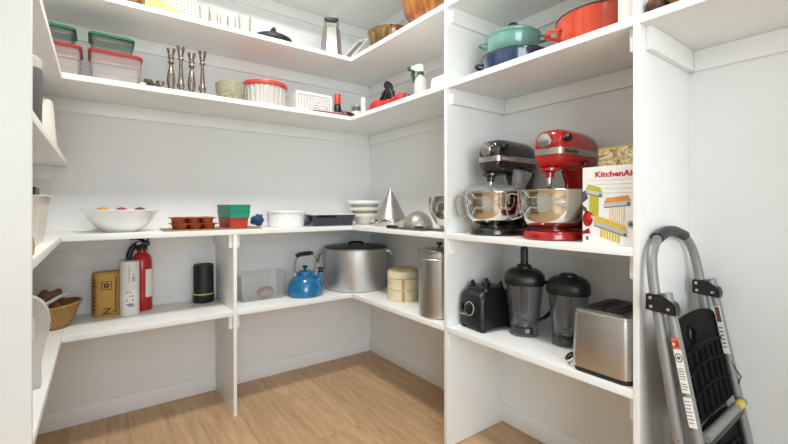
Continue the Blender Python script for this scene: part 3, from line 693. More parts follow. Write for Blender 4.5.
# folded treads: plane between the rails
def tread(zb, zt, name, parent):
    pa, pb = Vector(LP(0, zb, 1)), Vector(LP(0, zt, 1)); v = (pb-pa); H = v.length; v.normalize(); u = Vector((1, 0, 0)); n = u.cross(v)   # n towards -y
    X = Matrix(((u.x, v.x, n.x, 0-.0), (u.y, v.y, n.y, pa.y+.012), (u.z, v.z, n.z, pa.z), (0, 0, 0, 1)))
    X[0][3] = 0
    w0, w1 = XA+.020-ox, XB-.018-ox; wm = (w0+w1)/2; hw = (w1-w0)/2
    out = [(w0, 0), (w1, 0), (w1, H*.93)] + [(wm+hw*math.cos(a), H*.93+.032*math.sin(a)) for a in [PI*k/12 for k in range(1, 12)]] + [(w0, H*.93)]
    hole = [(wm-.045+.034*math.cos(-2*PI*k/20)*(1.0 if math.sin(-2*PI*k/20) > 0 else .62), H*.80+.036*math.sin(-2*PI*k/20)) for k in range(20)]
    b = B(); b.X = X
    for z in (0, -.010):
        L1 = [b.v((x, y, z)) for x, y in out]; L2 = [b.v((x, y, z)) for x, y in hole]
        es = [b.bm.edges.new((L[i], L[(i+1) % len(L)])) for L in (L1, L2) for i in range(len(L))]
        bmesh.ops.triangle_fill(b.bm, use_beauty=True, edges=es)
        if z == 0: A1, A2 = L1, L2
    for LA, LB in ((A1, L1), (A2, L2)):
        for i in range(len(LA)): b.f([LA[i], LA[(i+1) % len(LA)], LB[(i+1) % len(LB)], LB[i]])
    tr = b.build(name, M['tread'], parent)
    b = B(); b.X = X
    b.tube([(x, y, .001) for x, y in hole], .004, 8, closed=True)
    b.tube([(x, y, 0) for x, y in out], .005, 8, closed=True)
    for f in (.22, .45, .66):
        P = [(w0+(w1-w0)*k/10, H*(f+.07*math.sin(PI*k/10)), .004) for k in range(11)]
        b.tube(P, .004, 6, flat=1.6, up=(0, 0, 1))
    b.build('rib', M['tread'], tr)
    b = B(); b.X = X
    for k in range(1, 7):
        x = w0+(w1-w0)*k/7; b.box(x-.002, x+.002, .008, H*.66, .0005, .007)
    b.build('vertical_ribs', M['tread'], tr)
    return tr
tread(.505, .765, 'tread', t)
tread(.205, .475, 'tread', t)
for z in (.492, .192):
    p, q = LP(XA, z, 1), LP(XB, z, 1)
    b = B(); b.tube([(p[0]+.015, p[1]-.012, z), (q[0]-.016, q[1]-.012, z)], .0125, 12); b.build('tread_bar', M['ladder'], t)
    b = B(); b.box(p[0]+.015, q[0]-.016, p[1]-.018, p[1]+.004, z-.034, z-.0135, .003); b.build('tread_edge', M['black'], t)
p = LP(XB-.07, .492, 1); b = B(); b.tube([(p[0]-.012, p[1]-.012, .492), (p[0]+.035, p[1]-.012, .492)], .0132, 12, cap=False); b.build('yellow_label', M['ylabel'], t)['label'] = 'yellow warning label wrapped round the tread bar'
# cable stay on the right
b = B(); b.tube([LP(XB-.012, .62, 1), (LP(XB-.012, .56, 1)[0]+.004, LP(XB, .56, 1)[1]-.02, .565), LP(XB-.004, .52, 1)], .002, 6); b.build('stay_wire', M['dsteel'], t)
# stickers on the rails
def sticker(x, z0, z1, mats, marks):
    v = (Vector(LP(x, z1, 1))-Vector(LP(x, z0, 1))); H = v.length; v.normalize(); n = Vector((-1, 0, 0)); u = v.cross(n); a = Vector(LP(x, z0, 1))+n*.0149
    X = Matrix(((u.x, v.x, n.x, a.x), (u.y, v.y, n.y, a.y), (u.z, v.z, n.z, a.z), (0, 0, 0, 1)))
    b = B(); b.X = X
    def q(u0, u1, v0, v1, mi, lay=0): b.f([b.v((x_, y_, .0003*lay)) for x_, y_ in ((u0, v0), (u1, v0), (u1, v1), (u0, v1))], mi)
    q(-.0095, .0095, 0, H, 0); marks(q, H, b)
    b.build('warning_label', mats, t, flat=True)['label'] = 'white printed warning sticker'
LM = [M['paper'], M['rlabel'], M['prdark'], M['tubemark']]
def marks1(q, H, b):
    q(-.0095, .0095, H-.030, H, 1, 1); q(-.004, .006, H-.024, H-.008, 3, 2); q(-.008, -.002, H-.02, H-.014, 0, 3)
    b.f([b.v((.009*math.cos(2*PI*k/20), H-.052+.012*math.sin(2*PI*k/20), .0003)) for k in range(20)], 2)
    b.f([b.v((.0065*math.cos(2*PI*k/20), H-.052+.009*math.sin(2*PI*k/20), .0006)) for k in range(20)], 0)
    q(-.004, .004, H-.056, H-.048, 2, 3)
    for k in range(9):
        if k != 5: q(-.008, .005+.002*(k % 2), H-.0815-.0065*k, H-.0795-.0065*k, 2, 1)
def marks2(q, H, b):
    for k in range(7): q(-.008, .004+.002*(k % 2), H-.011-.009*k, H-.009-.009*k, 2 if k % 3 else 3, 1)
sticker(XA, .605, .745, LM, marks1); sticker(XA, .52, .595, LM, marks2)
def marks3(q, H, b): q(-.006, .006, H-.05, H-.002, 2, 1); q(-.003, .003, H-.046, H-.012, 3, 2); [q(-.006, .004, H-.07-.012*k, H-.066-.012*k, 2, 1) for k in range(6)]
sticker(XB, .63, .775, LM, marks3)

# ------------------------------------------------------------------ lowest shelf, corner
t = thing('stock_pot', 'huge lidded aluminium stock pot in the corner', 'pot', (-.262, -.228, TOP['D']))
b = B(); b.lathe([(0, 0), (.196, 0), (.204, .004), (.207, .012), (.207, .262), (.211, .265), (.211, .272), (.203, .272), (.203, .012), (0, .008)], seg=96); b.build('body', M['alu'], t)
b = B(); b.lathe([(.213, .2685), (.2145, .2735), (.2145, .277), (.205, .2795), (.15, .283), (0, .286)], seg=96); ld = b.build('lid', M['dsteel'], t)
b = B(); b.tube(smooth_path([(-.045, 0, .2865), (-.042, 0, .299), (-.03, 0, .303), (.03, 0, .303), (.042, 0, .299), (.045, 0, .2865)], 4), .0085, 10, flat=1.5, up=(0, 1, 0)); b.X = Matrix.Identity(4); lh = b.build('lid_handle', M['black'], ld); lh.rotation_euler = (0, 0, math.radians(-36))
for a in (math.radians(146), math.radians(-36)):
    b = B(); ca, sa = math.cos(a), math.sin(a)
    P = [(.206, -.06, .248), (.224, -.059, .247), (.250, -.054, .222), (.258, -.036, .185), (.256, 0, .168), (.258, .036, .185), (.250, .054, .222), (.224, .059, .247), (.206, .06, .248)]
    b.tube(smooth_path([(ca*r-sa*s, sa*r+ca*s, z) for r, s, z in P], 5), .0065, 10); b.build('side_handle', M['steel'], t)

t = thing('kettle', 'blue enamel kettle with black-gripped steel handle', 'kettle', (-.645, -.255, TOP['D']), math.radians(-36))
b = B(); b.lathe([(0, 0), (.098, 0), (.105, .005), (.108, .018), (.108, .04), (.102, .07), (.088, .098), (.066, .118), (.056, .124), (.052, .126), (.052, .131), (0, .131)], seg=64); b.build('body', M['kettle'], t)
b = B(); b.lathe([(.051, .1315), (.053, .134), (.05, .143), (.03, .153), (0, .156)], seg=48); ld = b.build('lid', M['kettle'], t)
b = B(); b.lathe([(0, .156), (.008, .156), (.007, .164), (.015, .169), (.0165, .176), (.012, .181), (0, .182)], seg=24); b.build('knob', M['black'], ld)
b = B(); b.tube(smooth_path([(.078, 0, .085), (.09, 0, .105), (.094, 0, .128), (.095, 0, .142)], 5), [.026]*4+[.022]*4+[.017]*4+[.0155]*4, 16, up=(0, 1, 0)); sp = b.build('spout', M['kettle'], t)
b = B(); b.lathe([(0, .142), (.017, .142), (.0175, .150), (.012, .154), (.009, .162), (0, .162)], c=(.095, 0, 0), seg=20); b.box(.073, .123, -.006, .006, .1625, .1705, .002); b.build('whistle', M['black'], sp)
# steel handle arches over the lid (in the view plane)
hp = [(-.058, 0, .118), (-.066, 0, .16), (-.062, 0, .20), (-.048, 0, .235), (-.03, 0, .246)]
b = B(); b.tube(smooth_path(hp, 5), .0075, 10, flat=1.5, up=(0, 1, 0)); b.tube(smooth_path([(.05, 0, .122), (.058, 0, .15), (.058, 0, .19), (.05, 0, .225), (.036, 0, .25)], 5), .0075, 10, flat=1.5, up=(0, 1, 0)); hd = b.build('handle_arch', M['steel'], t)
b = B(); b.tube(smooth_path([(-.05, 0, .236), (-.04, 0, .246), (0, 0, .254), (.036, 0, .256), (.046, 0, .248)], 5), .0135, 12, up=(0, 1, 0)); b.build('grip', M['black'], hd)

t = thing('bamboo_steamer', 'round bamboo steamer of two tiers with woven lid', 'steamer', (-.212, -.70, TOP['D']))
for k in range(2):
    z = k*.0655
    b = B(); b.lathe([(.093, z), (.1, z), (.1, z+.064), (.096, z+.064), (.093, z+.05)], seg=64); b.lathe([(0, z+.012), (.0925, z+.012)], seg=48)
    tr = b.build('tier', M['bamboo'], t)
    b = B(); b.lathe([(.1003, z+.002), (.1022, z+.003), (.1022, z+.013), (.1003, z+.014)], seg=64); b.lathe([(.1003, z+.047), (.1022, z+.048), (.1022, z+.062), (.1003, z+.063)], seg=64); b.build('hoop', M['bamboo'], tr)
    b = B(); b.box(-.104, -.1024, -.008, .008, z+.004, z+.060); o = b.build('stitching', M['tan'], tr); o.rotation_euler = (0, 0, math.radians(48))
b = B(); b.lathe([(.1, .1315), (.102, .1325), (.102, .165), (.098, .172), (.094, .172), (.094, .135)], seg=64); ld = b.build('lid_rim', M['bamboo'], t)
b = B(); b.lathe([(.094, .170), (.085, .178), (.05, .188), (0, .192)], seg=64); b.build('woven_top', M['bamlid'], ld)

t = thing('tall_pot', 'tall narrow stainless pot at the end beside the tall panel', 'pot', (-.287, -1.082, TOP['D']))
b = B(); b.lathe([(0, 0), (.098, 0), (.103, .005), (.104, .014), (.104, .318), (.108, .321), (.108, .326), (.100, .326), (.100, .014), (0, .009)], seg=72); b.build('body', M['brush'], t)
b = B(); b.lathe([(.1035, .3265), (.107, .3285), (.104, .3315), (.08, .335), (0, .340)], seg=72); ld = b.build('lid', M['brush'], t)
b = B(); b.lathe([(0, .34), (.007, .34), (.006, .352), (.015, .356), (.014, .366), (0, .368)], seg=24); b.build('knob', M['black'], ld)
a = math.radians(196); ca, sa = math.cos(a), math.sin(a)
for a in (math.radians(214), math.radians(34)):
    ca, sa = math.cos(a), math.sin(a)
    b = B(); b.tube(smooth_path([(ca*r-sa*s, sa*r+ca*s, z) for r, s, z in [(.1035, -.052, .287), (.118, -.049, .289), (.128, -.03, .290), (.130, 0, .290), (.128, .03, .290), (.118, .049, .289), (.1035, .052, .287)]], 5), .0055, 10); b.build('side_handle', M['steel'], t)

t = thing('plastic_bin', 'clear plastic bin left of the blue kettle, one lump inside', 'bin', (-.893, -.165, TOP['D']))
b = B(); open_box(b, .275, .165, .15, .02, t=.0018, taper=.92, lip=.006); b.build('bin_body', M['clear'], t)
b = B(); b.sphere((0, 0, .032), .045, sc=(1.1, .85, .68), wob=.12); tag(b.build('bread_roll', M['bread'], loc=(-.868, -.185, TOP['D']+.0045)), 'rounded pinkish brown lump inside the clear plastic bin', 'food')

# ------------------------------------------------------------------ lowest shelf, left
t = thing('fire_extinguisher', 'red fire extinguisher with black valve head', 'fire extinguisher', (-1.487, -.066, TOP['D']))
b = B(); b.lathe([(0, .004), (.03, .002), (.046, 0), (.0485, .006), (.0475, .25), (.044, .275), (.034, .292), (.024, .300), (.021, .304), (.021, .316), (0, .316)], seg=48); b.build('cylinder', M['extred'], t)
b = B(); b.lathe([(.0487, .07), (.0491, .0705), (.0491, .215), (.0487, .2155)], seg=48)
bm = b.bm; bmesh.ops.delete(bm, geom=[f for f in bm.faces if f.calc_center_median().x < .012 or f.calc_center_median().y > .02], context='FACES'); b.build('label_sheet', M['paper'], t)
b = B(); b.lathe([(0, .3165), (.026, .3165), (.027, .333), (.02, .338), (.018, .352), (0, .352)], seg=24); b.box(-.03, .036, -.016, .016, .336, .360, .004)
vh = b.build('valve', M['blackg'], t)
b = B(); b.tube(smooth_path([(.015, 0, .357), (-.005, 0, .372), (-.03, 0, .379), (-.055, 0, .377)], 5), .008, 8, flat=1.9, up=(0, 1, 0)); b.build('carry_lever', M['black'], vh)
b = B(); b.tube(smooth_path([(.02, 0, .357), (.03, 0, .375), (.024, 0, .386), (-.01, 0, .387)], 5), .0035, 8); b.build('trigger', M['black'], vh)
b = B(); b.tube(smooth_path([(-.012, 0, .347), (-.038, -.004, .335), (-.054, -.008, .305), (-.060, -.01, .275)], 6), .014, 12); b.lathe([(0, .272), (.017, .272), (.018, .235), (.012, .235), (0, .24)], c=(-.061, -.01, 0), seg=20); b.build('discharge_hose', M['black'], vh)
t = thing('tube', 'white cylindrical tube with small printing, in front of the extinguisher', 'canister', (-1.546, -.150, TOP['D']))
b = B(); b.lathe([(0, 0), (.041, 0), (.042, .002), (.042, .136), (.0415, .1365)], seg=48); b.build('body', M['paper'], t)
b = B(); b.lathe([(.0415, .137), (.042, .138), (.042, .268), (.041, .27), (0, .27)], seg=48); b.build('lid', M['cardw'], t)
def wrap(b, r, a0, s0, z0, s1, z1, mi=0, lift=.0004):
    """a mark lying on a cylinder: arc from s0..s1 (m along the surface from angle a0), z0..z1"""
    n = 4
    for k in range(n):
        q = []
        for s, z in ((s0+(s1-s0)*k/n, z0), (s0+(s1-s0)*(k+1)/n, z0), (s0+(s1-s0)*(k+1)/n, z1), (s0+(s1-s0)*k/n, z1)):
            a = a0+s/r; q.append(b.v(((r+lift)*math.cos(a), (r+lift)*math.sin(a), z)))
        b.f(q, mi)
def wrap_text(b, s, size, r, a0, X2, mi=0):
    tmp = B(); tmp.text(s, size, X2)
    for f in tmp.bm.faces:
        q = []
        for v in f.verts:
            a = a0+v.co.x/r; q.append(b.v(((r+.0004)*math.cos(a), (r+.0004)*math.sin(a), v.co.y)))
        b.f(q, mi)
    tmp.bm.free()
fa = math.radians(-92)
b = B()
wrap(b, .042, fa, -.004, .165, -.0015, .255, 0); wrap(b, .042, fa, .014, .172, .016, .21, 0)
for k in range(4): wrap(b, .042, fa, .008, .172+.006*k, .024, .174+.006*k, 0)
b.build('printed_lines', [M['prdark']], t, flat=True)
b = B()
for i in range(4):
    for j in range(3):
        if (i+j) % 3 != 2: wrap(b, .042, fa, -.014+.012*j, .055+.02*i, -.009+.012*j, .062+.02*i, 1 if (i+j) % 2 else 0)
for k in range(5): wrap(b, .042, fa, -.006+.005*k, .045, -.0035+.005*k, .062+.004*(k % 2), 0)
b.build('printed_marks', [M['ink'], M['tubemark']], t, flat=True)

t = thing('coffee_bag', 'kraft brown coffee bag with large black lettering', 'bag', (-1.636, -.085, TOP['D']))
b = B(); b.loft([rr(.118, .085, .03, 0), rr(.128, .098, .042, .008), rr(.13, .1, .045, .1), rr(.128, .098, .044, .195), rr(.124, .09, .042, .214), rr(.12, .082, .04, .218), rr(.114, .076, .036, .218), rr(.112, .074, .034, .20)]); b.build('bag_body', M['kraft'], t)
b = B(); b.X = Matrix.Translation((0, -.0505, 0)) @ Matrix.Rotation(PI/2, 4, 'X')
def fr(b, u0, u1, v0, v1, w=.003):
    for q in ((u0, u1, v0, v0+w), (u0, u1, v1-w, v1), (u0, u0+w, v0, v1), (u1-w, u1, v0, v1)): b.f([b.v((x, y, 0)) for x, y in ((q[0], q[2]), (q[1], q[2]), (q[1], q[3]), (q[0], q[3]))])
fr(b, -.026, .016, .133, .175)
for k in range(20):
    a, c = 2*PI*k/20, 2*PI*(k+1)/20
    b.f([b.v((-.005+r*math.cos(q), .154+r*math.sin(q), 0)) for r, q in ((.004, a), (.0115, a), (.0115, c), (.004, c))])
b.build('emblem', M['ink'], t, flat=True)
base = Matrix.Translation((0, -.0506, 0)) @ Matrix.Rotation(PI/2, 4, 'X')
b = B(); b.text('N', .048, base @ Matrix.Translation((-.02, .047, 0)) @ Matrix.Rotation(-PI/2, 4, 'Z')); b.X = base
b.f([b.v(p) for p in ((.031, .02, 0), (.0345, .02, 0), (.0345, .195, 0), (.031, .195, 0))]); b.f([b.v(p) for p in ((.02, .02, 0), (.031, .02, 0), (.031, .024, 0), (.02, .024, 0))])
b.build('lettering', M['ink'], t, flat=True)
b = B(); X2 = Matrix.Translation((-.058, -.0375, 0)) @ Matrix.Rotation(-.72, 4, 'Z') @ Matrix.Rotation(PI/2, 4, 'X') @ Matrix.Translation((-.008, .19, .0022)) @ Matrix.Rotation(-PI/2, 4, 'Z') @ Matrix.Diagonal((.9, 1, 1, 1))
b.text('HAWAIIAN', .037, X2); b.build('side_lettering', M['ink'], t, flat=True)

t = thing('speaker', 'black cylinder with a thin yellow ring near its base', 'speaker', (-1.186, -.07, TOP['D']))
b = B(); b.lathe([(0, 0), (.054, 0), (.057, .004), (.057, .044), (.054, .0455)], seg=48); b.build('base', M['black'], t)
b = B(); b.lathe([(.054, .0458), (.0578, .046), (.0578, .052), (.054, .0522)], seg=48); b.build('yellow_ring', M['ylabel'], t)
b = B(); b.lathe([(.0535, .0524), (.0535, .205), (.050, .214), (.044, .214), (.04, .21), (0, .21)], seg=48); b.build('body', M['iron'], t)

# wicker basket with towel
t = thing('wicker_basket', 'small oval wicker basket with a brown towel in it', 'basket', (-1.862, -.20, TOP['D']))
b = B(); b.lathe([(0, 0), (.07, 0), (.082, .006), (.105, .05), (.122, .1), (.126, .104), (.122, .108), (.115, .1), (.098, .05), (.07, .01), (0, .008)], seg=64, sx=1., sy=.95)
b.build('basket_body', M['wicker'], t)
b = B(); b.tube([(.124*math.cos(2*PI*k/48), .118*math.sin(2*PI*k/48), .107+.006*math.cos(4*PI*k/48)) for k in range(48)], .006, 8, closed=True); b.build('rim', M['wicker'], t)
b = B(); b.sphere((0, 0, 0), .1, 32, 20, sc=(.68, .62, .66), wob=.5); o = b.build('towel', M['hull'], loc=(-1.858, -.2, TOP['D']+.100), ang=180); tag(o, 'crumpled brown towel lying in the wicker basket', 'towel')
b = B(); b.tube(smooth_path([(-.02, -.066, .01), (.01, -.064, .025), (.04, -.056, .042), (.066, -.03, .05)], 5), .008, 8, flat=2.2, up=(0, 1, 0)); b.build('folded_edge', M['paper'], o)

# white plastic stool standing on end (left edge of the view)
t = thing('plastic_stool', 'white plastic step stool stood on end at the left edge', 'stool', (-1.91, -.955, TOP['D']))
P = [(-.095, 0), (.095, 0)]
half = smooth_path([(.095, .012, 0), (.094, .06, 0), (.103, .12, 0), (.115, .17, 0), (.115, .215, 0), (.100, .255, 0), (.068, .28, 0), (.03, .289, 0)], 4)
P += [(p.x, p.y) for p in half] + [(-p.x, p.y) for p in half[::-1]]
hole = [(.03*math.cos(-2*PI*k/16), .05+.03*math.sin(-2*PI*k/16)) for k in range(16)]
b = B(); b.X = Matrix.Rotation(PI/2, 4, 'X')
LL = []
for z in (-.02, .02):
    L1 = [b.v((x, y, z)) for x, y in P]; L2 = [b.v((x*1.9+.02, y, z)) for x, y in hole]
    es = [b.bm.edges.new((L[i], L[(i+1) % len(L)])) for L in (L1, L2) for i in range(len(L))]
    bmesh.ops.triangle_fill(b.bm, use_beauty=True, edges=es); LL.append((L1, L2))
for j in (0, 1):
    for i in range(len(LL[0][j])): n = len(LL[0][j]); b.f([LL[0][j][i], LL[0][j][(i+1) % n], LL[1][j][(i+1) % n], LL[1][j][i]])
b.build('seat_panel', M['trans'], t)
b = B(); b.X = Matrix.Translation((0, -.0205, 0)) @ Matrix.Rotation(PI/2, 4, 'X'); b.prism([(x*.72, .135+(y-.135)*.8 if y > .12 else .12) for x, y in P if y > .1], .004, bev=.001); b.build('tread_pad', M['wplastic'], t)

# ------------------------------------------------------------------ counter level, left and back
t = thing('storage_bin', 'tapered white bin on the left counter shelf', 'bin', (-1.945, -.845, TOP['C']))
b = B(); open_box(b, .27, .28, .155, .02, t=.003, taper=.88, lip=.008); b.build('bin_body', M['offw'], t)
b = B(); b.box(-.05, .05, -.06, .06, 0, .182, .004); tag(b.build('dark_box', M['black'], loc=(-1.885, -.82, TOP['C']+.0045)), 'dark box sticking out of the white bin', 'box')
b = B(); b.loft([rr(.09, .05, .01, 0), rr(.095, .055, .015, .02), rr(.09, .045, .012, .042), rr(.08, .012, .004, .058)]); tag(b.build('snack_packet', M['tan'], loc=(-1.852, -1.22, TOP['C'])), 'tan packet in front of the white bin at the left edge', 'packet')

t = thing('fruit_bowl', 'wide white bowl of fruit on the counter shelf', 'bowl', (-1.582, -.206, TOP['C']))
b = B(); b.lathe([(0, 0), (.07, 0), (.075, .004), (.105, .026), (.130, .058), (.144, .090), (.158, .104), (.157, .107), (.150, .104), (.138, .090), (.122, .058), (.095, .03), (.06, .012), (0, .009)], seg=72); b.build('bowl_body', M['white'], t)
for (x, y, z0, r, m, nm, lab) in ((-.075, -.004, .088, .034, 'fyel', 'orange', 'orange-yellow fruit on top in the white bowl, leftmost'), (0, -.006, .086, .034, 'fred', 'apple', 'red fruit on top in the middle of the white bowl'), (.075, -.004, .087, .033, 'fdark', 'plum', 'dark red fruit on top in the white bowl, rightmost'),
                              (-.04, -.04, .046, .030, 'fred', 'apple', 'red fruit low in the white bowl, front left'), (.04, -.04, .046, .030, 'fyel', 'orange', 'orange-yellow fruit low in the white bowl, front right'), (-.04, .04, .046, .030, 'fyel', 'orange', 'orange-yellow fruit low in the white bowl, back left'), (.04, .04, .046, .030, 'fred', 'apple', 'red fruit low in the white bowl, back right')):
    b = B(); b.sphere((0, 0, 0), r, 24, 14, sc=(1, 1, .94)); f = b.build(nm, M[m], loc=(-1.582+x, -.206+y, TOP['C']+z0)); tag(f, lab, 'fruit', 'fruit in the white bowl')
    b = B(); b.tube([(0, 0, r*.93), (.001, 0, r*.93+.003)], .0014, 6); b.build('stem', M['blockwood'], f)

b = B(); b.loft([rr(.47, .235, .012, 0), rr(.472, .237, .012, .0015), rr(.472, .237, .012, .0045), rr(.47, .235, .012, .006)])
tag(b.build('thin_board', M['mat'], loc=(-1.178, -.24, TOP['C'])), 'thin brown board under the muffin moulds and loaf moulds', 'board')
ZB = TOP['C']+.0064
def muffin(z, x, y, rz, label, sc=1.):
    b = B(); w, d = .205*sc, .14*sc; h = .027
    b.loft([rr(w+.006, d+.006, .02, h-.003), rr(w+.012, d+.012, .022, h), rr(w+.006, d+.006, .02, h+.002)])
    for i in range(3):
        for j in range(2):
            c = ((i-1)*.066*sc, (j-.5)*.066*sc, 0)
            b.lathe([(0, 0), (.026*sc, 0), (.0315*sc, h-.0026)], c=c, seg=24)
            b.lathe([(.0255*sc, h+.0021), (.0265*sc, h+.0032), (.0255*sc, h+.0034), (.024*sc, h+.0021)], c=c, seg=24)
    tag(b.build('muffin_mould', M['terra'], loc=(x, y, z), rz=rz), label, 'muffin mould', 'stacked terracotta moulds')
muffin(ZB, -1.272, -.262, .06, 'terracotta six-cup muffin mould, lower of the stack')
muffin(ZB+.0305, -1.278, -.262, .02, 'terracotta six-cup muffin mould, upper of the stack', .98)
def loaf(z, x, y, w, d, h, mat, label, taper):
    b = B(); open_box(b, w, d, h, .008, t=.0025, taper=taper, lip=.003)
    tag(b.build('loaf_mould', mat, loc=(x, y, z), rz=.09), label, 'loaf mould', 'loaf moulds')
loaf(ZB, -1.074, -.265, .100, .19, .052, M['redsil'], 'red rectangular loaf mould under the green ones', .93)
loaf(ZB+.0555, -1.072, -.265, .110, .205, .034, M['green'], 'green rectangular loaf mould, lower of the two green ones', .94)
loaf(ZB+.092, -1.072, -.265, .112, .208, .030, M['green'], 'green rectangular loaf mould, top of the pile', .95)

b = B(); b.sphere((0, 0, .0), .04, 20, 12, sc=(.95, .8, .78), wob=.5); tag(b.build('oven_mitt', M['bluecloth'], loc=(-.893, -.125, TOP['C']+.041), ang=180), 'crumpled blue cloth beside the white round dish', 'cloth')
t = thing('souffle_dish', 'white round straight-sided baking dish', 'dish', (-.757, -.232, TOP['C']))
b = B(); b.lathe([(0, 0), (.102, 0), (.106, .003), (.113, .084), (.119, .087), (.119, .096), (.110, .096), (.102, .008), (0, .006)], seg=72); b.build('dish_body', M['white'], t)
t = thing('baking_dish', 'dark blue rectangular baking dish with pale rim', 'dish', (-.478, -.235, TOP['C']), .02)
b = B(); b.loft([rr(.27, .165, .02, 0), rr(.28, .175, .024, .004), rr(.308, .205, .022, .068)]); 
b.build('dish_body', M['pan'], t)
b = B(); b.loft([rr(.310, .207, .022, .0683), rr(.314, .211, .023, .071), rr(.314, .211, .023, .075), rr(.296, .193, .018, .075), rr(.290, .187, .018, .0688)]); b.build('rim', M['cream'], t)

def bowl_stack():
    c = (-.205, -.250)
    for i, (z, r, h, lab, m) in enumerate([(0, .098, .075, 'cream bowl at the bottom of the bowl stack', 'cream'), (.036, .108, .08, 'cream bowl in the middle of the bowl stack', 'cream'), (.076, .118, .085, 'white bowl on top of the bowl stack', 'white')]):
        t = thing('bowl', lab, 'bowl', (c[0], c[1], TOP['C']+z), 0, 'stacked pale bowls')
        b = B(); f = .055 if i == 0 else .045
        b.lathe([(0, 0), (f, 0), (f, .006), (f*1.35, .02), (r*.86, h-.024), (r, h-.02), (r+.002, h), (r-.004, h), (r*.84, h-.02), (f*1.1, .025), (0, .018)], seg=64); b.build('bowl_body', M[m], t)
bowl_stack()
t = thing('conical_strainer', 'tall steel cone strainer standing point up', 'strainer', (-.192, -.530, TOP['C']))
b = B(); b.lathe([(.104, .001), (.1045, .002), (.1045, .040), (.102, .043), (.1, .043), (.1, .004)], seg=64); b.build('rim_band', M['steel'], t)
b = B(); b.lathe([(.1, .0435), (.101, .046), (.007, .228), (.004, .233), (0, .234)], seg=64); b.build('cone', M['brush'], t)
b = B(); b.tube(smooth_path([(-.10, -.03, .03), (-.125, -.04, .026), (-.14, -.02, .012), (-.14, .02, .012), (-.125, .04, .026), (-.10, .03, .03)], 5), .003, 8); b.build('hook', M['steel'], t)
t = thing('mesh_sieve', 'round wire-mesh sieve lying dome up beside the cone strainer', 'sieve', (-.235, -.850, TOP['C']))
b = B(); b.lathe([(.084, .0)] + [(.084*math.cos(a), .012+.082*math.sin(a)) for a in [PI/2*k/12 for k in range(13)]], seg=48); b.build('mesh_dome', M['screen'], t)
b = B(); b.tube([(.0865*math.cos(2*PI*k/48), .0865*math.sin(2*PI*k/48), .004) for k in range(48)], .0035, 8, closed=True)
for a0 in (.3, 1.35): b.tube([(math.cos(a0)*.0855*math.cos(q), math.sin(a0)*.0855*math.cos(q), .0125+.083*math.sin(q)) for q in [PI*k/24 for k in range(25)]], .0011, 6)
b.build('rim', M['steel'], t)
for i, (x, y, rz, lab) in enumerate([(-.368, -.955, math.radians(90), 'flat dark grater lying in front of the sieve, nearer the edge'), (-.321, -1.075, math.radians(90), 'flat dark grater lying under the large steel bowl')]):
    t = thing('flat_grater', lab, 'grater', (x, y, TOP['C']), rz, 'flat graters')
    k = (1, .68)[i]
    b = B(); b.loft([rr(.24*k, .040, .006, .004), rr(.242*k, .042, .007, .007), rr(.24*k, .040, .006, .010)]); b.build('blade', M['dsteel'], t)
    b = B(); b.loft([rr(.09*k, .022, .011, .0, cx=.165*k), rr(.095*k, .026, .012, .006, cx=.165*k), rr(.09*k, .022, .011, .018, cx=.165*k)]); b.build('handle', M['black'], t)
t = thing('mixing_bowl', 'deep stainless mixing bowl by the tall panel', 'bowl', (-.160, -1.045, TOP['C']))
b = B(); b.lathe([(0, 0), (.05, 0), (.058, .006), (.088, .035), (.119, .09), (.132, .145), (.136, .170), (.140, .172), (.140, .174), (.134, .174), (.129, .145), (.116, .092), (.085, .038), (0, .006)], seg=64); b.build('bowl_body', M['steel'], t)

# ------------------------------------------------------------------ upper shelf, back
def tub(x, y, w, d, h, lid, label, z, body, grp, lidh=.018):
    t = thing('food_container', label, 'food container', (x, y, z), 0, grp)
    b = B(); open_box(b, w, d, h, .022, t=.002, taper=.93); bd = b.build('tub', body, t)
    b = B(); b.loft([rr(w*.985+.004, d*.98+.004, .024, h*.62), rr(w*.985+.007, d*.98+.007, .025, h*.62+.003), rr(w*.985+.007, d*.98+.007, .025, h*.62+.007), rr(w*.985+.004, d*.98+.004, .024, h*.62+.01)], caps=False); b.build('step_line', body, bd)
    b = B(); b.loft([rr(w+.004, d+.004, .024, h-.004), rr(w+.014, d+.014, .028, h-.003), rr(w+.014, d+.014, .028, h+.006), rr(w+.004, d+.004, .024, h+.009), rr(w-.02, d-.02, .02, h+.009), rr(w-.022, d-.022, .02, h+.004)]); b.build('lid', lid, t)
    return t
tub(-1.607, -.245, .196, .19, .135, M['redp'], 'large clear container with red lid, right of the pair', TOP['B'], M['clearred'], 'red-lidded containers')
tub(-1.838, -.245, .20, .19, .135, M['redp'], 'large clear container with red lid, left and partly hidden by left shelf', TOP['B'], M['clearred'], 'red-lidded containers')
tub(-1.622, -.235, .165, .16, .075, M['greenlid'], 'small container with green lid, on the right red-lidded one', TOP['B']+.1445, M['cleargreen'], 'green-lidded containers')
tub(-1.842, -.235, .165, .16, .075, M['greenlid'], 'small container with green lid, on the left red-lidded one', TOP['B']+.1445, M['cleargreen'], 'green-lidded containers')

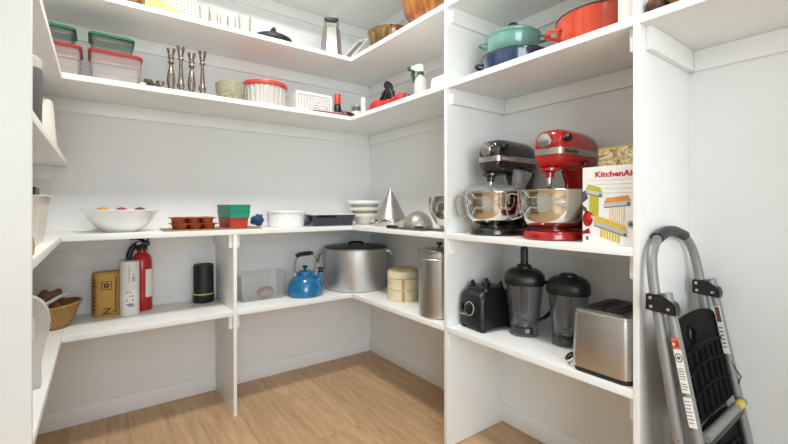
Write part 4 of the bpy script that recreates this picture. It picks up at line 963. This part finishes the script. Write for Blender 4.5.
for i, (x, y, k) in enumerate([(-1.500, -.33, 0), (-1.478, -.30, 1), (-1.455, -.33, 2), (-1.428, -.30, 1)]):
    b = B()
    if k == 1: b.lathe([(0, 0), (.016, 0), (.018, .004), (.006, .014), (.006, .028), (.018, .042), (.019, .052), (.015, .054), (.012, .046), (0, .036)], seg=24)
    else:
        b.X = Matrix.Translation((0, 0, .0165)) @ Matrix.Rotation(PI/2, 4, 'Y')
        b.lathe([(.013, -.012), (.0165, -.012), (.015, 0), (.0165, .012), (.013, .012), (.012, 0), (.013, -.012)], seg=24)
    tag(b.build('napkin_ring' if k != 1 else 'egg_cup', M['silver'], loc=(x, y, TOP['B']), rz=.4*i), ['small silver ring beside the red-lidded container', 'small silver footed cup, second piece left of the candlesticks', 'small silver ring, third piece from the red-lidded container', 'small silver footed cup nearest the candlesticks'][i], 'small silver piece', 'small silver pieces by the candlesticks')
def candlestick(x, h, kind, label):
    t = thing('candlestick', label, 'candlestick', (x, -.305, TOP['B']), 0, 'candlesticks')
    if kind == 0:
        p = [(0, 0), (.018, 0), (.0185, .012), (.013, .022), (.011, .028), (.016, .045), (.019, .07), (.016, .11), (.011, .14), (.008, .155), (.009, .165), (.0165, .172), (.011, .182), (.010, .19), (.016, .198), (.013, .206)]
    else:
        p = [(0, 0), (.019, 0), (.0195, .008), (.010, .022), (.009, .030), (.017, .04), (.0185, .05), (.014, .062), (.012, .085), (.009, .13), (.0075, .165), (.0085, .178), (.014, .185), (.010, .195), (.012, .204)]
    b = B(); b.lathe([(r, z*h/.25) for r, z in p] + [(0, p[-1][1]*h/.25)], seg=28); b.build('stem', M['silver'], t)
    z = p[-1][1]*h/.25 + .0003
    b = B(); b.lathe([(0, z), (.011, z), (.014, z+.012), (.0165, z+(h-z)*.6), (.020, h-.004), (.0205, h), (.012, h), (.011, h-.02), (0, h-.02)], seg=28); b.build('candle_cup', M['silver'], t)
candlestick(-1.382, .222, 0, 'tarnished silver candlestick, first from the left')
candlestick(-1.338, .243, 1, 'tarnished silver candlestick, tallest, second from the left')
candlestick(-1.289, .220, 0, 'tarnished silver candlestick, third from the left, dark flared top')
candlestick(-1.238, .240, 1, 'tarnished silver candlestick, rightmost beside the stone bowl')

t = thing('stone_mortar', 'speckled grey stone bowl on the upper shelf', 'bowl', (-1.098, -.305, TOP['B']))
b = B(); b.lathe([(0, 0), (.045, 0), (.057, .006), (.069, .036), (.074, .07), (.076, .094), (.073, .098), (.064, .097), (.06, .075), (.05, .03), (0, .02)], seg=48); b.build('mortar_body', M['stone'], t)
t = thing('cake_keeper', 'ridged clear round container with coral red lid', 'container', (-.893, -.255, TOP['B']))
b = B(); n = 72
def ridged(r, z): return [((r+(.0028 if k % 6 < 3 else -.0022))*math.cos(2*PI*k/(n*2)), (r+(.0028 if k % 6 < 3 else -.0022))*math.sin(2*PI*k/(n*2)), z) for k in range(n*2)]
b.loft([ridged(.105, 0), ridged(.109, .006), ridged(.118, .116), ridged(.115, .116), ridged(.104, .008)]); b.build('tub', M['trans'], t)
b = B(); b.lathe([(.119, .1165), (.1255, .119), (.1265, .134), (.124, .140), (.118, .142), (.110, .138), (0, .138)], seg=72); b.build('lid', M['redlid'], t)

# white slotted basket
t = thing('slotted_basket', 'white plastic basket with square holes', 'basket', (-.617, -.215, TOP['B']))
w, d, h = .225, .23, .125
b = B(); b.box(-w/2, w/2, -d/2, d/2, 0, .003)
for s in (-1, 1):
    b.box(-w/2, w/2, s*d/2-.002, s*d/2+.002, h-.016, h, .001); b.box(-w/2, w/2, s*d/2-.0018, s*d/2+.0018, .003, .012)
    b.box(s*w/2-.002, s*w/2+.002, -d/2, d/2, h-.016, h, .001); b.box(s*w/2-.0018, s*w/2+.0018, -d/2, d/2, .003, .012)
    for k in range(13):
        x = -w/2+w*k/12; e = .007 if k in (0, 12) else .0032
        b.box(x-e, x+e, s*d/2-.0013, s*d/2+.0013, .003, h-.01)
        y = -d/2+d*k/12; b.box(s*w/2-.0013, s*w/2+.0013, y-e, y+e, .003, h-.01)
    for k in range(1, 6):
        z = .01+(h-.024)*k/6; b.box(-w/2, w/2, s*d/2-.0012, s*d/2+.0012, z-.0032, z+.0032); b.box(s*w/2-.0012, s*w/2+.0012, -d/2, d/2, z-.0032, z+.0032)
b.build('basket_body', M['wplastic'], t)
b = B(); b.loft([rr(.17, .014, .004, 0), rr(.172, .016, .005, .006), rr(.165, .012, .004, .013)])
o = b.build('peeler', [M['redp']], loc=(-.560, -.368, TOP['B']), rz=-.04); tag(o, 'long flat tool with red edge lying before the white basket', 'kitchen tool')
b = B(); b.box(-.105, .105, -.012, .0, .0135, .016, .001); b.build('pale_blade', M['wplastic'], o)
t = thing('gas_lighter', 'red-topped black lighter standing beside the white basket', 'lighter', (-.462, -.335, TOP['B']))
b = B(); b.lathe([(0, 0), (.021, 0), (.022, .004), (.021, .07), (.018, .074), (0, .074)], seg=28); b.build('body', M['black'], t)
b = B(); b.lathe([(.018, .0745), (.0205, .077), (.0205, .138), (.018, .143), (0, .144)], seg=28); b.build('cap', M['redlid'], t)
t = thing('hand_drill', 'small black and red tool lying right of the lighter', 'tool', (-.395, -.325, TOP['B']), -.5)
b = B(); b.X = Matrix.Translation((0, 0, .0235)) @ Matrix.Rotation(PI/2, 4, 'Y'); b.lathe([(0, -.05), (.016, -.048), (.021, -.02), (.02, .02), (.012, .04), (.005, .055), (0, .055)], seg=24); b.build('body', M['black'], t)
b = B(); b.X = Matrix.Translation((0, 0, .0235)) @ Matrix.Rotation(PI/2, 4, 'Y'); b.lathe([(.0215, -.018), (.0225, -.016), (.0222, .0), (.0212, .004)], seg=24); b.build('red_band', M['redp'], t)
b = B(); b.tube([(-.035, 0, .036), (-.05, 0, .072)], .013, 12); b.build('grip', M['black'], t)
t = thing('white_jar', 'white-based jar with dark contents at the shelf corner', 'jar', (-.300, -.30, TOP['B']))
b = B(); b.lathe([(0, 0), (.037, 0), (.04, .004), (.04, .058), (.037, .06)], seg=32); b.build('jar_base', M['white'], t)
b = B(); b.lathe([(.036, .0605), (.036, .1), (.033, .104), (.030, .104), (.033, .099), (.033, .0605)], seg=32); b.build('jar_glass', M['glass'], t)
b = B(); b.lathe([(0, .0605), (.030, .0605), (.029, .092), (0, .098)], seg=24); b.build('contents', M['jar_in'], t)

# upper shelf, right wall of the corner bay
b = B(); b.box(-.010, .010, -.013, .013, 0, .112, .002); tag(b.build('slim_box', M['cardw'], loc=(-.352, -.462, TOP['B'])), 'slim white box standing left of the red glove', 'box')
b = B(); b.lathe([(0, 0), (.027, 0), (.028, .003), (.028, .12), (.024, .124), (0, .124)], seg=24); tag(b.build('dark_canister', M['jar_in'], loc=(-.20, -.40, TOP['B'])), 'dark little canister behind the slim white box', 'canister')
t = thing('oven_glove', 'crumpled red rubber glove lying on the upper shelf', 'glove', (-.30, -.675, TOP['B']))
b = B()
for (x, y, z, r, sc) in [(.0, .155, .031, .046, (.8, .8, .66)), (-.01, .095, .038, .057, (.9, 1, .65)), (0, .02, .033, .052, (.9, 1.1, .62)), (-.015, -.075, .031, .047, (.8, .9, .62)), (-.01, -.13, .036, .053, (.9, .85, .66))]:
    b.sphere((x, y, z), r, 22, 14, sc=sc, wob=.25)
o = b.build('glove_body', M['redglove'], t, ang=180)
rm = o.modifiers.new('fuse', 'REMESH'); rm.mode = 'VOXEL'; rm.voxel_size = .005; sm = o.modifiers.new('soft', 'SMOOTH'); sm.iterations = 10; sm.factor = .6
t = thing('trigger_clamp', 'black trigger tool propped behind the red glove', 'tool', (-.215, -.535, TOP['B']))
t.scale = (1.0, 1.2, 1.0)
b = B(); b.tube(smooth_path([(0, -.062, .012), (0, -.05, .07), (0, -.028, .135), (0, -.005, .185), (0, .012, .20), (0, .02, .19)], 5), [.013]*5+[.017]*5+[.024]*5+[.024]*5+[.014]*6, 12, up=(1, 0, 0)); b.build('body', M['black'], t)
b = B(); b.tube(smooth_path([(0, .01, .165), (0, .045, .135), (0, .072, .105), (0, .08, .075), (0, .066, .055)], 5), [.015]*5+[.012]*5+[.010]*5+[.012]*6, 10, up=(1, 0, 0)); b.build('jaw', M['black'], t)
b = B(); b.tube(smooth_path([(0, -.012, .15), (0, .012, .09), (0, .018, .04), (0, .012, .014)], 5), [.02]*5+[.017]*5+[.014]*6, 10, up=(1, 0, 0)); b.build('grip', M['black'], t)
b = B(); b.tube(smooth_path([(0, -.025, .17), (0, -.06, .14), (0, -.07, .09), (0, -.082, .006)], 5), .004, 8); b.build('wire_lever', M['steel'], t)
b = B(); b.lathe([(0, 0), (.021, 0), (.022, .002), (.022, .024), (.02, .026), (0, .026)], seg=32); o = b.build('small_tin', M['dsteel'], loc=(-.362, -.912, TOP['B'])); tag(o, 'small dark round tin between red glove and spray bottle', 'tin')
t = thing('spray_bottle', 'white spray bottle with green trigger', 'spray bottle', (-.275, -.922, TOP['B']))
b = B(); b.lathe([(0, 0), (.033, 0), (.036, .004), (.036, .105), (.03, .128), (.016, .142), (.014, .15), (0, .15)], seg=36); b.build('bottle', M['trans'], t)
b = B(); b.lathe([(.0145, .1505), (.0175, .151), (.0175, .166), (.013, .167), (0, .167)], seg=24); b.build('collar', M['dgreen'], t)
b = B(); b.loft([xr(-.02, .020, .170, .186, .006), xr(-.012, .024, .1675, .21, .008), xr(.01, .026, .1675, .214, .009), xr(.03, .024, .176, .212, .008), xr(.055, .02, .188, .208, .007)]); hd = b.build('spray_head', M['white'], t)
b = B(); b.box(.0555, .078, -.011, .011, .186, .208, .003); b.build('nozzle', M['dgreen'], hd)
b = B(); b.tube(smooth_path([(.045, 0, .187), (.05, 0, .165), (.046, 0, .14), (.04, 0, .118)], 5), .0085, 10, flat=1.6, up=(0, 1, 0)); b.build('trigger', M['dgreen'], hd)
t.rotation_euler = (0, 0, math.radians(112)); t.scale = (.98, .98, .96)
b = B(); b.loft([rr(.15, .11, .015, 0), rr(.155, .115, .02, .02), rr(.15, .11, .02, .06), rr(.14, .1, .018, .075), rr(.10, .06, .015, .08)]); tag(b.build('folded_cloth', M['paper'], loc=(-.262, -1.12, TOP['B'])), 'folded white cloth right of the spray bottle', 'cloth')

# ------------------------------------------------------------------ second-highest shelf
b = B(); b.box(-.11, .11, -.085, .085, 0, .22, .002); o = b.build('dotted_box', M['cardcream'], loc=(-1.385, -.245, TOP['A'])); tag(o, 'cream box with a grid of holes and a yellow band, left of the glasses', 'box')
b = B(); b.X = Matrix.Translation((0, -.0856, 0)) @ Matrix.Rotation(PI/2, 4, 'X')
b.f([b.v(p) for p in ((-.1095, .02, 0), (-.1095, .088, 0), (-.05, .074, 0), (.055, .034, 0), (.055, .016, 0), (-.04, .02, 0))])
b.build('yellow_band', M['yellow'], o, flat=True)
b = B(); b.lathe([(0, 0), (.03, 0), (.032, .004), (.034, .1), (.03, .11), (.0, .11)], seg=28); o = b.build('spice_jar', M['blockwood'], loc=(-1.538, -.30, TOP['A'])); tag(o, 'brown jar at the left of the cream dotted box', 'jar')
for i, (x, y, r, h) in enumerate([(-1.222, -.28, .028, .122), (-1.172, -.26, .023, .116), (-1.126, -.28, .023, .098), (-1.080, -.26, .024, .116), (-1.016, -.28, .035, .126)]):
    b = B(); b.lathe([(0, 0), (r*.86, 0), (r*.9, .003), (r, h), (r-.0018, h), (r*.9-.002, .008), (0, .007)], seg=32)
    tag(b.build('drinking_glass', M['glass'], loc=(x, y, TOP['A'])), ['clear drinking glass next to the cream dotted box', 'narrow clear glass, second from the cream dotted box', 'shortest clear glass, middle of the five', 'narrow clear glass, beside the widest glass', 'widest clear tumbler, nearest the black lid'][i], 'glass', 'drinking glasses')
t = thing('pot_lid', 'black cast-iron lid with pointed knob on the high shelf', 'lid', (-.862, -.280, TOP['A']))
b = B(); b.lathe([(0, .0), (.108, 0), (.114, .012), (.116, .028), (.112, .036), (.09, .048), (.05, .058), (0, .061)], seg=56); b.build('lid_body', M['iron'], t)
b = B(); b.tube(smooth_path([(-.035, 0, .058), (-.012, 0, .068), (.006, 0, .1), (.016, 0, .1), (.02, 0, .058)], 5), .008, 10, up=(0, 1, 0)); b.build('knob', M['iron'], t)
t = thing('box_grater', 'tall steel box grater with black top handle', 'grater', (-.490, -.305, TOP['A']), -.42)
def hexr(w, z): return [(w*math.cos(PI/3*k), w*.8*math.sin(PI/3*k), z) for k in range(6)]
b = B(); b.loft([hexr(.070, 0), hexr(.054, .185), hexr(.046, .198)]); b.build('grater_body', M['brush'], t, ang=20)
b = B()
for i in range(14):
    for j in range(4):
        z = .015+i*.0118; k = 1-(z/.19)*.23; x = (-.0225+.015*j)*k
        yy = -(.070*.8*math.sin(PI/2) - 0) * k
        b.box(x-.0036, x+.0036, -.0510*k, -.0485*k, z, z+.004)
b.build('grating_teeth', M['steel'], t)
b = B(); b.tube(smooth_path([(-.038, 0, .1985), (-.04, 0, .225), (-.034, 0, .238), (0, 0, .242), (.034, 0, .238), (.04, 0, .225), (.038, 0, .1985)], 5), .006, 10, flat=1.8, up=(0, 1, 0)); hb = b.build('handle_frame', M['steel'], t)
b = B(); b.loft([rr(.082, .026, .012, .2335), rr(.09, .032, .015, .24), rr(.088, .03, .014, .252), rr(.07, .02, .009, .256)]); b.build('grip', M['black'], hb)
# mandoline leaning towards the corner
t = thing('mandoline_slicer', 'white-framed slicer leaning beside the box grater', 'slicer', (-.395, -.335, TOP['A']))
X = Matrix.Rotation(math.radians(30), 4, 'Z') @ Matrix.Rotation(math.radians(-42), 4, 'Y')
b = B(); b.X = X
for s in (-1, 1): b.box(0.012, .33, s*.034-.007, s*.034+.007, .0, .016, .003)
b.box(.30, .33, -.04, .04, .001, .015, .003); b.build('frame', M['wplastic'], t)
b = B(); b.X = X; b.box(.012, .30, -.0265, .0265, .004, .009); b.build('slicing_plate', M['brush'], t)
t = thing('wooden_bowl', 'dark glossy wooden bowl, nearer the corner', 'bowl', (-.215, -.575, TOP['A']), 0, 'wooden bowls')
b = B(); b.lathe([(0, 0), (.06, 0), (.068, .004), (.11, .03), (.138, .068), (.15, .105), (.152, .126), (.148, .129), (.144, .125), (.14, .105), (.128, .07), (.1, .036), (0, .02)], seg=72); b.build('bowl_body', M['bowldark'], t)
t = thing('wooden_bowl', 'large striped wooden bowl beside the tall panel', 'bowl', (-.209, -.985, TOP['A']), 0, 'wooden bowls')
b = B(); b.lathe([(0, 0), (.07, 0), (.08, .004), (.145, .05), (.182, .11), (.2, .18), (.205, .25), (.2, .252), (.194, .18), (.174, .112), (.135, .055), (0, .02)], seg=72); b.build('bowl_body', M['bowlwood'], t)

# ------------------------------------------------------------------ short left shelf
t = thing('grey_jug', 'dark grey tall canister with pale lid on the short left shelf', 'canister', (-1.876, -.90, TOP['M']))
b = B(); b.lathe([(0, 0), (.055, 0), (.058, .004), (.062, .19), (.058, .2), (0, .2)], seg=36); b.build('body', M['greytub'], t)
b = B(); b.lathe([(.058, .2005), (.06, .203), (.06, .232), (.055, .238), (0, .239)], seg=36); b.build('lid', M['trans'], t)
b = B(); b.lathe([(.060, 0), (.066, 0), (.066, .012), (.052, .22), (.046, .228), (0, .228), (0, .225), (.045, .225), (.05, .218), (.060, .012), (.060, 0)], seg=40)
tag(b.build('white_tub', M['offw'], loc=(-1.882, -.315, TOP['M'])), 'tall white tub on the short left shelf', 'tub')
b = B(); b.lathe([(.056, 0), (.062, 0), (.062, .01), (.05, .125), (.044, .13), (0, .13), (0, .127), (.043, .127), (.048, .122), (.056, .01), (.056, 0)], seg=40)
tag(b.build('white_tub', M['offw'], loc=(-1.874, -.115, TOP['M'])), 'short white tub on the short left shelf, nearer the back wall', 'tub')

# ------------------------------------------------------------------ light
def area(name, loc, rot, size, size_y, energy, col, shape='RECTANGLE', spread=None):
    l = bpy.data.lights.new(name, 'AREA'); l.shape = shape; l.size = size
    if shape in ('RECTANGLE', 'ELLIPSE'): l.size_y = size_y
    l.energy = energy; l.color = col
    if spread: l.spread = spread
    o = bpy.data.objects.new(name, l); COL.objects.link(o); o.location = loc; o.rotation_euler = rot; return o
area('hall_window_daylight', (-2.3, -4.79, 1.45), (PI/2, 0, 0), 2.1, 1.7, 68, (.82, .92, 1.0))
area('ceiling_lamp', (-1.15, -1.2, CEIL-.06), (0, 0, 0), .24, .24, 25, (1.0, .985, .965), 'DISK')
area('hall_fill_light', (-1.1, -3.9, CEIL-.03), (0, 0, 0), .5, .5, 9, (.92, .96, 1.0), 'DISK')  # added fill through the opening, no known lamp in the hall
w = bpy.data.worlds.new('World'); SC.world = w; w.use_nodes = True
w.node_tree.nodes['Background'].inputs[0].default_value = (.8, .88, 1, 1); w.node_tree.nodes['Background'].inputs[1].default_value = .3

# ------------------------------------------------------------------ camera
cam = bpy.data.cameras.new('camera'); co = bpy.data.objects.new('camera', cam); COL.objects.link(co)
cam.sensor_width = 36; cam.lens = 401.02/788*36; cam.shift_y = -(222-205.97)/788; cam.clip_start = .01
co.location = (-1.5237*1.1, -2.3423*1.1, 1.1); co.rotation_euler = (PI/2, 0, -(PI/2-.9345))
SC.camera = co
SC.view_settings.view_transform = 'Standard'; SC.view_settings.look = 'None'; SC.view_settings.gamma = 1; SC.view_settings.use_curve_mapping = False
SC.view_settings.exposure = 0.2
SC.cycles.max_bounces = 12; SC.cycles.transparent_max_bounces = 24; SC.cycles.diffuse_bounces = 6
SC.cycles.use_denoising = True
SC.cycles.sample_clamp_indirect = 6
